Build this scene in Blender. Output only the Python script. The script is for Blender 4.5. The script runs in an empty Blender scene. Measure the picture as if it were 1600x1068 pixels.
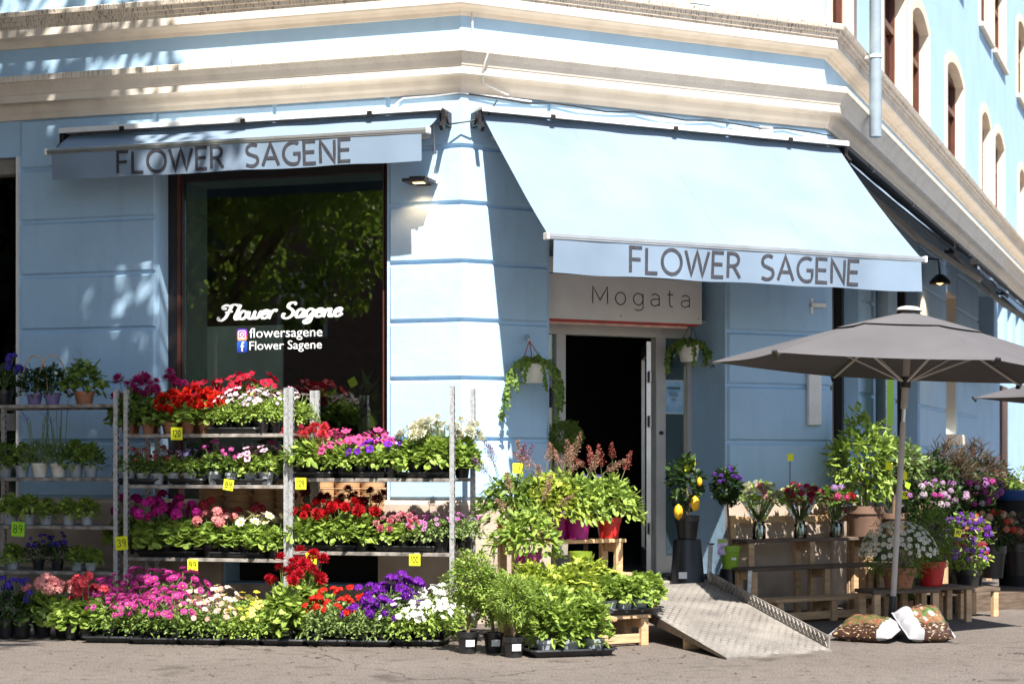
import bpy, math, random
from mathutils import Vector, Matrix
random.seed(7)
R = math.radians
sin, cos, pi = math.sin, math.cos, math.pi
scene = bpy.context.scene
col = scene.collection

# ------------------------------------------------------------------ camera, sky, sun, exposure
FPX, HZ, EYE = 2800.0, 725.0, 1.30        # focal length in photo pixels, horizon row, eye height in metres
cam_d = bpy.data.cameras.new('camera'); cam = bpy.data.objects.new('camera', cam_d); col.objects.link(cam)
cam.location = (0, 0, EYE); cam.rotation_euler = (pi / 2, 0, 0)
cam_d.sensor_width = 36; cam_d.lens = FPX / 1600 * 36
cam_d.shift_y = (HZ - 534) / 1600
cam_d.clip_start = 0.1; cam_d.clip_end = 2000
cam_d.dof.use_dof = True; cam_d.dof.focus_distance = 13.9; cam_d.dof.aperture_fstop = 2.6
scene.camera = cam
SUN_AZ, SUN_EL = R(12), R(53)             # azimuth to the right of straight behind the camera
to_sun = Vector((sin(SUN_AZ) * cos(SUN_EL), -cos(SUN_AZ) * cos(SUN_EL), sin(SUN_EL)))
world = bpy.data.worlds.new('World'); scene.world = world; world.use_nodes = True
wn = world.node_tree; bg = wn.nodes['Background']
sky = wn.nodes.new('ShaderNodeTexSky'); sky.sky_type = 'NISHITA'; sky.sun_disc = False
sky.sun_elevation = SUN_EL
sky.sun_rotation = pi - SUN_AZ
sky.air_density = 1.0; sky.dust_density = 1.0; sky.ozone_density = 1.0
wn.links.new(sky.outputs[0], bg.inputs[0]); bg.inputs[1].default_value = 0.07
sun_d = bpy.data.lights.new('sun', 'SUN'); sun_d.energy = 5.0; sun_d.angle = R(0.53); sun_d.color = (1.0, 0.95, 0.87)
sun_o = bpy.data.objects.new('sun', sun_d); col.objects.link(sun_o)
sun_o.rotation_euler = to_sun.to_track_quat('Z', 'Y').to_euler(); sun_o.location = (6, -20, 30)
vs = scene.view_settings
scene.display_settings.display_device = 'sRGB'
vs.view_transform = 'Standard'; vs.look = 'None'; vs.gamma = 1.0; vs.use_curve_mapping = False
vs.exposure = 1.3
try:
    scene.cycles.max_bounces = 8; scene.cycles.transparent_max_bounces = 12
    scene.cycles.use_denoising = True
except Exception: pass

# ------------------------------------------------------------------ helpers
def ray(px, py): return Vector(((px - 800) / FPX, 1, (HZ - py) / FPX))
def at(px, py, d): r = ray(px, py) * d; return Vector((r.x, r.y, r.z + EYE))
def ground(px, py, z=0.0):
    d = FPX * (EYE - z) / (py - HZ); return at(px, py, d)
def pix(p): return (800 + p[0] / p[1] * FPX, HZ - (p[2] - EYE) / p[1] * FPX)

class MB:
    def __init__(s): s.v = []; s.f = []; s.m = []
    def add(s, vs_, fs, mi=0):
        b = len(s.v); s.v += [tuple(x) for x in vs_]
        for f in fs: s.f.append(tuple(b + i for i in f)); s.m.append(mi)
    def box(s, x0, x1, y0, y1, z0, z1, mi=0):
        s.add([(x0,y0,z0),(x1,y0,z0),(x1,y1,z0),(x0,y1,z0),(x0,y0,z1),(x1,y0,z1),(x1,y1,z1),(x0,y1,z1)],
              [(0,3,2,1),(4,5,6,7),(0,1,5,4),(1,2,6,5),(2,3,7,6),(3,0,4,7)], mi); return s
    def bar(s, a, b, w, h, mi=0, up=(0,0,1)):
        a = Vector(a); b = Vector(b); d = (b - a).normalized(); u = Vector(up)
        if abs(d.dot(u)) > .95: u = Vector((1,0,0))
        r = d.cross(u).normalized(); t = r.cross(d).normalized()
        o = []
        for p in (a, b):
            for sx, sy in ((-1,-1),(1,-1),(1,1),(-1,1)): o.append(p + r * (sx * w / 2) + t * (sy * h / 2))
        s.add(o, [(0,3,2,1),(4,5,6,7),(0,1,5,4),(1,2,6,5),(2,3,7,6),(3,0,4,7)], mi); return s
    def tube(s, pts, r, n=6, mi=0, caps=True):
        pts = [Vector(p) for p in pts]; k = len(pts); vs_ = []
        rr = r if isinstance(r, (list, tuple)) else [r] * k
        prev = None
        for i, p in enumerate(pts):
            t = (pts[min(i + 1, k - 1)] - pts[max(i - 1, 0)])
            if t.length < 1e-9: t = Vector((0,0,1))
            t.normalize()
            if prev is None:
                a = Vector((1,0,0)) if abs(t.x) < .8 else Vector((0,1,0))
                x = t.cross(a).normalized()
            else:
                x = (prev - t * prev.dot(t))
                x = x.normalized() if x.length > 1e-6 else t.cross(Vector((0,0,1))).normalized()
            prev = x; y = t.cross(x)
            for j in range(n):
                a = 2 * pi * j / n; vs_.append(p + (x * cos(a) + y * sin(a)) * rr[i])
        fs = []
        for i in range(k - 1):
            for j in range(n): fs.append((i*n+j, i*n+(j+1)%n, (i+1)*n+(j+1)%n, (i+1)*n+j))
        if caps: fs.append(tuple(reversed(range(n)))); fs.append(tuple(range((k-1)*n, k*n)))
        s.add(vs_, fs, mi); return s
    def lathe(s, prof, n=16, mi=0, c=(0,0,0), cap0=True, cap1=False):
        vs_ = []
        for r, z in prof:
            for j in range(n):
                a = 2*pi*j/n; vs_.append((c[0] + r*cos(a), c[1] + r*sin(a), c[2] + z))
        fs = []
        for i in range(len(prof)-1):
            for j in range(n): fs.append((i*n+j, i*n+(j+1)%n, (i+1)*n+(j+1)%n, (i+1)*n+j))
        if cap0: fs.append(tuple(reversed(range(n))))
        if cap1: fs.append(tuple(range((len(prof)-1)*n, len(prof)*n)))
        s.add(vs_, fs, mi); return s
    def mesh(s, name, mats, smooth=None, bevel=0):
        me = bpy.data.meshes.new(name); me.from_pydata(s.v, [], s.f)
        for m in (mats if isinstance(mats, (list, tuple)) else [mats]): me.materials.append(m)
        if any(s.m): me.polygons.foreach_set('material_index', s.m)
        if bevel:
            import bmesh
            bm = bmesh.new(); bm.from_mesh(me)
            bmesh.ops.bevel(bm, geom=list(bm.edges), offset=bevel, segments=1, affect='EDGES', clamp_overlap=True)
            bm.to_mesh(me); bm.free()
        if smooth is not None:
            me.polygons.foreach_set('use_smooth', [True] * len(me.polygons))
            me.set_sharp_from_angle(angle=R(smooth))
        me.update(); return me

I4 = Matrix.Identity(4)
def obj(name, me, parent=None, M=None, **kw):
    o = bpy.data.objects.new(name, me); col.objects.link(o)
    if parent is not None: o.parent = parent
    if M is not None: o.matrix_local = M
    for k, v in kw.items(): o[k] = v
    return o
def empty(name, loc=(0,0,0), rz=0):
    o = bpy.data.objects.new(name, None); col.objects.link(o); o.location = loc; o.rotation_euler = (0,0,rz); o.empty_display_size = .1
    return o
def tag(o, label, cat, group=None, kind=None):
    o['label'] = label; o['category'] = cat
    if group: o['group'] = group
    if kind: o['kind'] = kind
    return o
def thing(name, label, cat, loc=(0,0,0), rz=0, group=None): return tag(empty(name, loc, rz), label, cat, group)
def T(x, y=0, z=0): return Matrix.Translation((x, y, z) if not isinstance(x, Vector) else x)
def RZ(a): return Matrix.Rotation(a, 4, 'Z')
def RX(a): return Matrix.Rotation(a, 4, 'X')
def RY(a): return Matrix.Rotation(a, 4, 'Y')
def S(k): return Matrix.Scale(k, 4)

# ------------------------------------------------------------------ materials
def base_mat(name):
    m = bpy.data.materials.new(name); m.use_nodes = True
    return m, m.node_tree, m.node_tree.nodes['Principled BSDF']
def pm(name, c, rough=.6, metal=0, var=.12, scale=8, bump=0, bscale=60, spec=.5, c2=None, coat=0, stretch=None):
    m, nt, b = base_mat(name); N = nt.nodes; L = nt.links
    b.inputs['Roughness'].default_value = rough; b.inputs['Metallic'].default_value = metal
    b.inputs['Specular IOR Level'].default_value = spec
    if coat: b.inputs['Coat Weight'].default_value = coat
    tc = N.new('ShaderNodeTexCoord'); src = tc.outputs['Object']
    if stretch:
        mp = N.new('ShaderNodeMapping'); mp.inputs['Scale'].default_value = stretch; L.new(src, mp.inputs[0]); src = mp.outputs[0]
    nz = N.new('ShaderNodeTexNoise'); nz.inputs['Scale'].default_value = scale; nz.inputs['Detail'].default_value = 6
    L.new(src, nz.inputs['Vector'])
    mx = N.new('ShaderNodeMix'); mx.data_type = 'RGBA'
    c2 = c2 or tuple(x * (1 - 2 * var) for x in c)
    mx.inputs['A'].default_value = (*c2, 1); mx.inputs['B'].default_value = (*[min(1, x * (1 + var * .5)) for x in c], 1)
    rp = N.new('ShaderNodeMapRange'); rp.inputs[1].default_value = .3; rp.inputs[2].default_value = .65
    L.new(nz.outputs['Fac'], rp.inputs[0]); L.new(rp.outputs[0], mx.inputs['Factor']); L.new(mx.outputs['Result'], b.inputs['Base Color'])
    if bump:
        n2 = N.new('ShaderNodeTexNoise'); n2.inputs['Scale'].default_value = bscale; n2.inputs['Detail'].default_value = 4
        L.new(src, n2.inputs['Vector'])
        bp = N.new('ShaderNodeBump'); bp.inputs['Strength'].default_value = bump; bp.inputs['Distance'].default_value = .004
        L.new(n2.outputs['Fac'], bp.inputs['Height']); L.new(bp.outputs[0], b.inputs['Normal'])
    return m
def leaf_mat(name, c, c2=None, trans=.35, rough=.45, spec=.35):
    m, nt, b = base_mat(name); N = nt.nodes; L = nt.links
    g = N.new('ShaderNodeNewGeometry'); mx = N.new('ShaderNodeMix'); mx.data_type = 'RGBA'
    c2 = c2 or (c[0] * .45, c[1] * .5, c[2] * .5)
    mx.inputs['A'].default_value = (*c2, 1); mx.inputs['B'].default_value = (*c, 1)
    L.new(g.outputs['Random Per Island'], mx.inputs['Factor'])
    L.new(mx.outputs['Result'], b.inputs['Base Color']); b.inputs['Roughness'].default_value = rough
    b.inputs['Specular IOR Level'].default_value = spec
    tr = N.new('ShaderNodeBsdfTranslucent'); L.new(mx.outputs['Result'], tr.inputs[0])
    ms = N.new('ShaderNodeMixShader'); ms.inputs[0].default_value = trans
    L.new(b.outputs[0], ms.inputs[1]); L.new(tr.outputs[0], ms.inputs[2]); L.new(ms.outputs[0], N['Material Output'].inputs[0])
    return m
def emit_mat(name, c, st):
    m, nt, b = base_mat(name); b.inputs['Emission Color'].default_value = (*c, 1); b.inputs['Emission Strength'].default_value = st
    b.inputs['Base Color'].default_value = (*c, 1); return m
def glass_mat(name, tint=(.85,.92,.9), refl=1.0):
    m, nt, b = base_mat(name); N = nt.nodes; L = nt.links; N.remove(b)
    tr = N.new('ShaderNodeBsdfTransparent'); tr.inputs[0].default_value = (*tint, 1)
    gl = N.new('ShaderNodeBsdfGlossy'); gl.inputs['Roughness'].default_value = .0; gl.inputs[0].default_value = (refl,refl,refl,1)
    fr = N.new('ShaderNodeFresnel'); fr.inputs[0].default_value = 1.85
    ms = N.new('ShaderNodeMixShader'); L.new(fr.outputs[0], ms.inputs[0]); L.new(tr.outputs[0], ms.inputs[1]); L.new(gl.outputs[0], ms.inputs[2])
    L.new(ms.outputs[0], N['Material Output'].inputs[0]); return m

BLUE = (.38, .56, .745)
def stucco(name, c):
    m, nt, b = base_mat(name); N = nt.nodes; L = nt.links; b.inputs['Roughness'].default_value = .88; b.inputs['Specular IOR Level'].default_value = .2
    tc = N.new('ShaderNodeTexCoord')
    def nz(sc, stretch, lo, hi, det=6):
        mp = N.new('ShaderNodeMapping'); mp.inputs['Scale'].default_value = stretch; L.new(tc.outputs['Object'], mp.inputs[0]); n = N.new('ShaderNodeTexNoise'); n.inputs['Scale'].default_value = sc; n.inputs['Detail'].default_value = det; L.new(mp.outputs[0], n.inputs['Vector'])
        r = N.new('ShaderNodeMapRange'); r.inputs[1].default_value = lo; r.inputs[2].default_value = hi; L.new(n.outputs['Fac'], r.inputs[0]); return r.outputs[0], n.outputs['Fac']
    def mix(f, a, c2, k=1.0):
        x = N.new('ShaderNodeMix'); x.data_type = 'RGBA'
        if k < 1: mu = N.new('ShaderNodeMath'); mu.operation = 'MULTIPLY'; L.new(f, mu.inputs[0]); mu.inputs[1].default_value = k; f = mu.outputs[0]
        L.new(f, x.inputs['Factor'])
        for s_, q in ((a, 'A'), (c2, 'B')):
            if isinstance(s_, tuple): x.inputs[q].default_value = (*s_, 1)
            else: L.new(s_, x.inputs[q])
        return x.outputs['Result']
    a1, _ = nz(1.6, (1,1,1), .35, .7); c0 = mix(a1, tuple(x*.93 for x in c), tuple(min(1, x*1.04) for x in c))
    a2, _ = nz(7, (1,1,.12), .55, .8); c1 = mix(a2, c0, (c[0]*.62, c[1]*.66, c[2]*.68), .35)
    a3, _ = nz(26, (1,1,1), .66, .75, 3); c2_ = mix(a3, c1, (c[0]*.7, c[1]*.7, c[2]*.68), .4)
    L.new(c2_, b.inputs['Base Color'])
    _, f = nz(120, (1,1,1), 0, 1, 4); _, f2 = nz(9, (1,1,1), 0, 1, 3)
    ad = N.new('ShaderNodeMath'); ad.operation = 'MULTIPLY_ADD'; L.new(f2, ad.inputs[0]); ad.inputs[1].default_value = 2.5; L.new(f, ad.inputs[2])
    bp = N.new('ShaderNodeBump'); bp.inputs['Strength'].default_value = .4; bp.inputs['Distance'].default_value = .005; L.new(ad.outputs[0], bp.inputs['Height']); L.new(bp.outputs[0], b.inputs['Normal']); return m
M_blue = stucco('blue_stucco', BLUE)
M_cream = pm('cream_stucco', (.74, .63, .50), .85, var=.06, scale=3, bump=.3, bscale=120, spec=.2)
def cornice_mat():
    m, nt, b = base_mat('cornice_stucco'); N = nt.nodes; L = nt.links
    b.inputs['Roughness'].default_value = .88; b.inputs['Specular IOR Level'].default_value = .2
    tc = N.new('ShaderNodeTexCoord'); mp = N.new('ShaderNodeMapping'); mp.inputs['Scale'].default_value = (14, 14, .25); L.new(tc.outputs['Object'], mp.inputs[0])
    n1 = N.new('ShaderNodeTexNoise'); n1.inputs['Scale'].default_value = 6; n1.inputs['Detail'].default_value = 5; L.new(mp.outputs[0], n1.inputs['Vector'])
    r1 = N.new('ShaderNodeMapRange'); r1.inputs[1].default_value = .52; r1.inputs[2].default_value = .68; L.new(n1.outputs['Fac'], r1.inputs[0])
    n2 = N.new('ShaderNodeTexNoise'); n2.inputs['Scale'].default_value = 5; n2.inputs['Detail'].default_value = 8; L.new(tc.outputs['Object'], n2.inputs['Vector'])
    r2 = N.new('ShaderNodeMapRange'); r2.inputs[1].default_value = .45; r2.inputs[2].default_value = .7; L.new(n2.outputs['Fac'], r2.inputs[0])
    at_ = N.new('ShaderNodeAttribute'); at_.attribute_name = 'dirt'
    mu = N.new('ShaderNodeMath'); mu.operation = 'MULTIPLY'; L.new(r1.outputs[0], mu.inputs[0]); L.new(at_.outputs['Fac'], mu.inputs[1])
    mu2 = N.new('ShaderNodeMath'); mu2.operation = 'MULTIPLY'; L.new(r2.outputs[0], mu2.inputs[0]); mu2.inputs[1].default_value = .16
    ad = N.new('ShaderNodeMath'); ad.use_clamp = True; L.new(mu.outputs[0], ad.inputs[0]); L.new(mu2.outputs[0], ad.inputs[1])
    mx = N.new('ShaderNodeMix'); mx.data_type = 'RGBA'; mx.inputs['A'].default_value = (.74, .66, .56, 1); mx.inputs['B'].default_value = (.20, .16, .125, 1)
    L.new(ad.outputs[0], mx.inputs['Factor']); L.new(mx.outputs['Result'], b.inputs['Base Color'])
    return m
M_cornice = cornice_mat()
def asphalt_mat():
    m, nt, b = base_mat('asphalt'); N = nt.nodes; L = nt.links
    b.inputs['Roughness'].default_value = .9; b.inputs['Specular IOR Level'].default_value = .25
    tc = N.new('ShaderNodeTexCoord')
    def noise(sc, det, lo, hi):
        n = N.new('ShaderNodeTexNoise'); n.inputs['Scale'].default_value = sc; n.inputs['Detail'].default_value = det; L.new(tc.outputs['Object'], n.inputs['Vector'])
        r = N.new('ShaderNodeMapRange'); r.inputs[1].default_value = lo; r.inputs[2].default_value = hi; L.new(n.outputs['Fac'], r.inputs[0]); return r.outputs[0]
    def mix(fac, a, c):
        x = N.new('ShaderNodeMix'); x.data_type = 'RGBA'; L.new(fac, x.inputs['Factor'])
        for s, k in ((a, 'A'), (c, 'B')):
            if isinstance(s, tuple): x.inputs[k].default_value = (*s, 1)
            else: L.new(s, x.inputs[k])
        return x.outputs['Result']
    grain = noise(75, 3, .3, .72); c0 = mix(grain, (.052, .043, .037), (.205, .172, .152))
    big = noise(.8, 6, .35, .7)
    c1 = mix(big, c0, mix(grain, (.08, .067, .058), (.23, .195, .172)))
    mot = noise(9, 5, .5, .75); c1 = mix(mot, c1, mix(grain, (.05, .042, .036), (.145, .122, .107)))
    st = noise(1.7, 6, .61, .70); c2 = mix(st, c1, mix(grain, (.045, .037, .032), (.09, .076, .067)))
    wv = N.new('ShaderNodeTexVoronoi'); wv.feature = 'DISTANCE_TO_EDGE'; wv.inputs['Scale'].default_value = .42
    dn = N.new('ShaderNodeTexNoise'); dn.inputs['Scale'].default_value = 2.5; dn.inputs['Detail'].default_value = 5; L.new(tc.outputs['Object'], dn.inputs['Vector'])
    vm = N.new('ShaderNodeMix'); vm.data_type = 'VECTOR'; vm.inputs['Factor'].default_value = .35; L.new(tc.outputs['Object'], vm.inputs['A']); L.new(dn.outputs['Color'], vm.inputs['B']); L.new(vm.outputs['Result'], wv.inputs['Vector'])
    cr = N.new('ShaderNodeMapRange'); cr.inputs[1].default_value = .0035; cr.inputs[2].default_value = .0; L.new(wv.outputs['Distance'], cr.inputs[0]); c2 = mix(cr.outputs[0], c2, (.04, .033, .029))
    L.new(c2, b.inputs['Base Color'])
    bp = N.new('ShaderNodeBump'); bp.inputs['Strength'].default_value = .6; bp.inputs['Distance'].default_value = .004
    L.new(grain, bp.inputs['Height']); L.new(bp.outputs[0], b.inputs['Normal']); return m
M_asphalt = asphalt_mat()
M_plinth = pm('plinth_stone', (.46, .37, .30), .9, var=.15, scale=3.5, bump=.5, bscale=50, spec=.2)
M_stone = pm('grey_stone', (.26, .24, .22), .9, var=.15, scale=6, bump=.5, bscale=60, spec=.2)
M_white = pm('white_paint', (.74, .73, .70), .5, var=.06)
M_offwhite = pm('grey_white_aluminium', (.50, .48, .46), .45, var=.05)
M_dark = pm('black_frame', (.016, .012, .012), .4, var=.1)
M_brown = pm('brown_frame', (.10, .028, .017), .45, var=.15)
M_alu = pm('aluminium', (.62, .62, .63), .35, metal=.85, var=.06)
M_galv = pm('galvanised_steel', (.56, .57, .58), .5, metal=.6, var=.18, scale=40)
M_black = pm('black_plastic', (.016, .016, .018), .38, var=.2)
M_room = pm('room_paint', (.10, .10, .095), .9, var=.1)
M_niche = pm('niche_paint', (.62, .68, .60), .9, var=.05)
M_glass = glass_mat('window_glass')
M_glass_teal = glass_mat('teal_glass', (.25,.5,.52))
M_pipe = pm('grey_pipe', (.24, .30, .35), .5, var=.08)
M_wood = pm('raw_wood', (.56, .36, .20), .7, var=.14, scale=5, bump=.2, bscale=30, stretch=(1, 8, 8))
M_wood_dark = pm('weathered_wood', (.13, .09, .062), .8, var=.25, scale=5, bump=.3, bscale=30, stretch=(1, 8, 8))
M_fabric = pm('awning_cloth', (.195, .26, .345), .85, var=.07, scale=1.8, bump=.25, bscale=300, spec=.15)
M_letter = pm('awning_letter_print', (.04, .042, .055), .85, var=.2, scale=30)
M_grey_cloth = pm('parasol_cloth', (.105, .10, .105), .85, var=.08, scale=2, bump=.25, bscale=260, spec=.15)
M_redstrip = pm('red_trim', (.45, .03, .02), .5)
M_pink = pm('pale_pink_trim', (.75, .45, .38), .5)
M_signwhite = pm('sign_board', (.66, .635, .62), .5, var=.03)
M_ink = pm('black_ink', (.008, .008, .008), .6)
M_print = pm('white_vinyl', (.85, .86, .86), .5, var=.02)
M_yellow = pm('fluorescent_card', (.80, .83, .02), .7, var=.04)
M_lime = pm('lime_card', (.33, .66, .02), .7, var=.04)
M_black2 = pm('matt_black', (.004, .004, .004), .8)

# ------------------------------------------------------------------ facade frames
class Facade:
    def __init__(s, ox, oy, deg):
        a = R(deg); s.o = Vector((ox, oy, 0)); s.U = Vector((cos(a), sin(a), 0)); s.N = Vector((sin(a), -cos(a), 0)); s.a = a
        s.M = Matrix.Translation(s.o) @ RZ(a)
    def hit(s, px, py, off=0.0):
        r = ray(px, py); d = (s.o.dot(s.N) + off) / (r.x * s.N.x + r.y * s.N.y)
        p = at(px, py, d); return (p - s.o).dot(s.U), p.z
    def u(s, px, off=0.0): return s.hit(px, HZ, off)[0]
    def z(s, px, py, off=0.0): return s.hit(px, py, off)[1]
    def pt(s, u, off, z): p = s.o + s.U * u + s.N * off; return Vector((p.x, p.y, z))
C0 = at(720, HZ, 14.6)
FL = Facade(C0.x, C0.y, -17.0)
FM = Facade(C0.x, C0.y, 26.0)
WM = FM.u(1288)
C1 = FM.pt(WM, 0, 0)
FR = Facade(C1.x, C1.y, 68.7)
U_L, U_R, TOP = -9.0, 34.0, 12.5
# ------------------------------------------------------------------ ground
g = MB(); g.add([(-400,-400,0),(400,-400,0),(400,400,0),(-400,400,0)], [(0,1,2,3)])
obj('pavement', g.mesh('pavement', M_asphalt), kind='structure')

# ------------------------------------------------------------------ corner building
bld = thing('corner_building', 'pale blue stucco corner building with cream cornices and a cut-off corner', 'building', (C0.x, C0.y, 0))
TB = Matrix.Translation(-Vector((C0.x, C0.y, 0)))
BL, BM_, BR = TB @ FL.M, TB @ FM.M, TB @ FR.M
def wall_grid(u0, u1, z0, z1, ops, off=0.0, t=0.0):
    """front sheet at -off (local y) with rectangular openings; each opening (u0,u1,z0,z1,depth) gets reveals"""
    mb = MB(); y = -off
    us = sorted({u0, u1, *[c for o in ops for c in o[:2] if u0 < c < u1]}); zs = sorted({z0, z1, *[c for o in ops for c in o[2:4] if z0 < c < z1]})
    for i in range(len(us) - 1):
        for j in range(len(zs) - 1):
            cu, cz = (us[i] + us[i+1]) / 2, (zs[j] + zs[j+1]) / 2
            if any(o[0] < cu < o[1] and o[2] < cz < o[3] for o in ops): continue
            mb.add([(us[i],y,zs[j]),(us[i+1],y,zs[j]),(us[i+1],y,zs[j+1]),(us[i],y,zs[j+1])], [(0,1,2,3)])
    for a, b, c, d, dp in ops:
        a, b, c, d = max(a,u0), min(b,u1), max(c,z0), min(d,z1); e = y + dp
        mb.add([(a,y,c),(a,e,c),(a,e,d),(a,y,d)], [(0,1,2,3)]); mb.add([(b,y,c),(b,y,d),(b,e,d),(b,e,c)], [(0,1,2,3)])
        mb.add([(a,y,d),(a,e,d),(b,e,d),(b,y,d)], [(0,1,2,3)]); mb.add([(a,y,c),(b,y,c),(b,e,c),(a,e,c)], [(0,1,2,3)])
    return mb
ZJ = [1.008, 1.498, 1.996, 2.468, 2.948, 3.424, 3.886, 4.33]
MIT0, MIT1 = math.tan(R(21.5)), math.tan(R(21.35))
def course(parent, M, ua, ub, ml=0, mr=0, zs=ZJ, n=.024, skip=()):
    for k in range(len(zs) - 1):
        if k in skip: continue
        c = .016; z0, z1 = zs[k] + .011, zs[k+1] - .011
        a0 = ua if ml else ua + .012; b0 = ub if mr else ub - .012
        a1 = ua - n * ml if ml else a0 + c; b1 = ub + n * mr if mr else b0 - c
        mb = MB()
        mb.add([(a0,0,z0),(b0,0,z0),(b0,0,z1),(a0,0,z1),(a1,-n,z0+c),(b1,-n,z0+c),(b1,-n,z1-c),(a1,-n,z1-c)],
               [(4,5,6,7),(0,1,5,4),(1,2,6,5),(2,3,7,6),(3,0,4,7)])
        obj('wall_panel', mb.mesh('wall_panel', M_blue), parent, M)
# --- left facade
wl0, wl1 = FL.u(249), FL.u(605); wz1 = FL.z(430, 258); WZ0 = .74
dl1 = FL.u(29)
lw = wall_grid(U_L, 0, 0, TOP, [(U_L + 1.2, dl1, .3, FL.z(14, 246), .25), (wl0, wl1, WZ0, wz1, .16), (FL.u(352), FL.u(592), .30, .56, .3)])
wallL = obj('left_wall', lw.mesh('left_wall', M_blue), bld, BL)
course(wallL, I4, FL.u(32), FL.u(246)); course(wallL, I4, FL.u(607), 0, 0, MIT0)
# top course above the shop window
mb = MB()
for a, b in ((FL.u(246), FL.u(430)), (FL.u(430), FL.u(607))):
    obj('wall_panel', MB().box(a + .012, b - .012, -.022, 0, 3.9, 4.31).mesh('wall_panel', M_blue, bevel=.01), wallL)
# --- middle facade
du0, du1 = FM.u(858), FM.u(1133)
mwu0, mwu1 = FM.u(972), FM.u(1078)
RECESS = .6
mw = wall_grid(0, WM, 0, TOP, [(du0, du1, 0, 3.45, RECESS), (mwu0 - .012, mwu1 + .012, 5.27, 7.612, .28)])
wallM = obj('corner_wall', mw.mesh('corner_wall', M_blue), bld, BM_)
course(wallM, I4, 0, du0 - .004, MIT0, 0); course(wallM, I4, du1 + .004, WM, 0, MIT1)
obj('wall_panel', MB().box(du0, du1, -.022, 0, 3.47, 3.87).mesh('wall_panel', M_blue, bevel=.01), wallM)
obj('wall_panel', MB().box(du0, du1, -.022, 0, 3.9, 4.31).mesh('wall_panel', M_blue, bevel=.01), wallM)
# --- right facade: ground floor openings, then two storeys of arched windows
ur = FR.u
ops = [(ur(1297), ur(1341), .85, 3.75, .22), (ur(1399), ur(1434), .85, 3.75, .22), (ur(1476), ur(1494), 1.7, 3.6, .45)]
nich = []
for a, b in ((1527, 1553), (1559, 1569), (1574, 1582), (1587, 1594)): nich.append((ur(a), ur(b), 3.05, 4.0, .35))
ops += nich
up = [(1297, 1331), (1378, 1411), (1423, 1448), (1478, 1503), (1532, 1545.5), (1553, 1567), (1591, 1601)]
upw = [(ur(a), ur(b), 5.3, 6.72, .17) for a, b in up]
up2 = [(1530.5, 1547), (1552, 1569), (1589, 1602), (1478, 1503), (1423, 1448), (1378, 1411)]
upw2 = [(ur(a), ur(b), 7.95, 9.4, .17) for a, b in up2]
grow = lambda q: [(a - .012, b + .012, c - .03, d + .012, e) for a, b, c, d, e in q]
rw = wall_grid(0, U_R, 0, TOP, ops + grow(upw) + grow(upw2))
wallR = obj('right_wall', rw.mesh('right_wall', M_blue), bld, BR)
for a, b in ((1290.5, 1297), (1341, 1399), (1434, 1476), (1494, 1527)):
    course(wallR, I4, ur(a) if a > 1291 else 0, ur(b), MIT1 if a < 1291 else 0, 0)
# --- plinth bands of stone below the blue
def plinth(M, ua, ub, ml, mr, parent, ops=()):
    n = .05; mb = MB(); a1, b1 = ua - n*ml, ub + n*mr
    mb.add([(a1,-n,0),(b1,-n,0),(b1,-n,.97),(a1,-n,.97),(ua,-.002,1.006),(ub,-.002,1.006),(ua,-.002,0),(ub,-.002,0)], [(0,1,2,3),(3,2,5,4),(0,3,4,6),(1,7,5,2)])
    obj('plinth', mb.mesh('plinth', M_plinth), parent, M)
plinth(I4, U_L + 8.9 - 8.9 + dl1 - U_L + U_L + .02, FL.u(350), 0, 0, wallL)
plinth(I4, FL.u(594), 0, 0, MIT0, wallL); plinth(I4, 0, du0, MIT0, 0, wallM); plinth(I4, du1, WM, 0, MIT1, wallM)
plinth(I4, 0, ur(1476), MIT1, 0, wallR); plinth(I4, ur(1480), U_R, 0, 0, wallR)
obj('sill', MB().box(wl0 - .03, wl1 + .03, -.20, .0, WZ0 - .07, WZ0 - .003).mesh('sill', M_stone, bevel=.008), wallL)
obj('plinth', MB().box(FL.u(352), FL.u(592), -.05, -.002, .0, .29).mesh('plinth', M_plinth), wallL)
obj('plinth', MB().box(FL.u(352), FL.u(592), -.05, -.002, .57, .66).mesh('plinth', M_plinth), wallL)
obj('vent_back', MB().box(FL.u(352) - .02, FL.u(592) + .02, .28, .30, .25, .6).mesh('vent_back', M_black2), wallL)
# --- cornices swept round both corners
def sweep(name, prof, mat, parent=bld):
    path = [FL.pt(U_L, 0, 0), C0.copy(), C1.copy(), FR.pt(U_R, 0, 0)]; Ns = [FL.N, (FL.N + FM.N) / (1 + FL.N.dot(FM.N)), (FM.N + FR.N) / (1 + FM.N.dot(FR.N)), FR.N]
    mb = MB(); k = len(prof); vs_ = []; dirt = []
    SEG = 24
    stations = []
    for i in range(3):
        for j in range(SEG if i == 2 else 1):
            t = j / (SEG if i == 2 else 1)
            stations.append((path[i].lerp(path[i+1], t), Ns[i].lerp(Ns[i+1], t) if t == 0 or i != 2 else FR.N))
    stations.append((path[3], Ns[3]))
    for p, n in stations:
        for q in prof:
            w = p + n * q[0]; vs_.append((w.x - C0.x, w.y - C0.y, q[1])); dirt.append(q[2] if len(q) > 2 else 0)
    fs = [(i*k+j, (i+1)*k+j, (i+1)*k+j+1, i*k+j+1) for i in range(len(stations)-1) for j in range(k-1)]
    mb.add(vs_, fs); me = mb.mesh(name, mat)
    at_ = me.attributes.new('dirt', 'FLOAT', 'POINT'); at_.data.foreach_set('value', dirt)
    return obj(name, me, parent)
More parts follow.
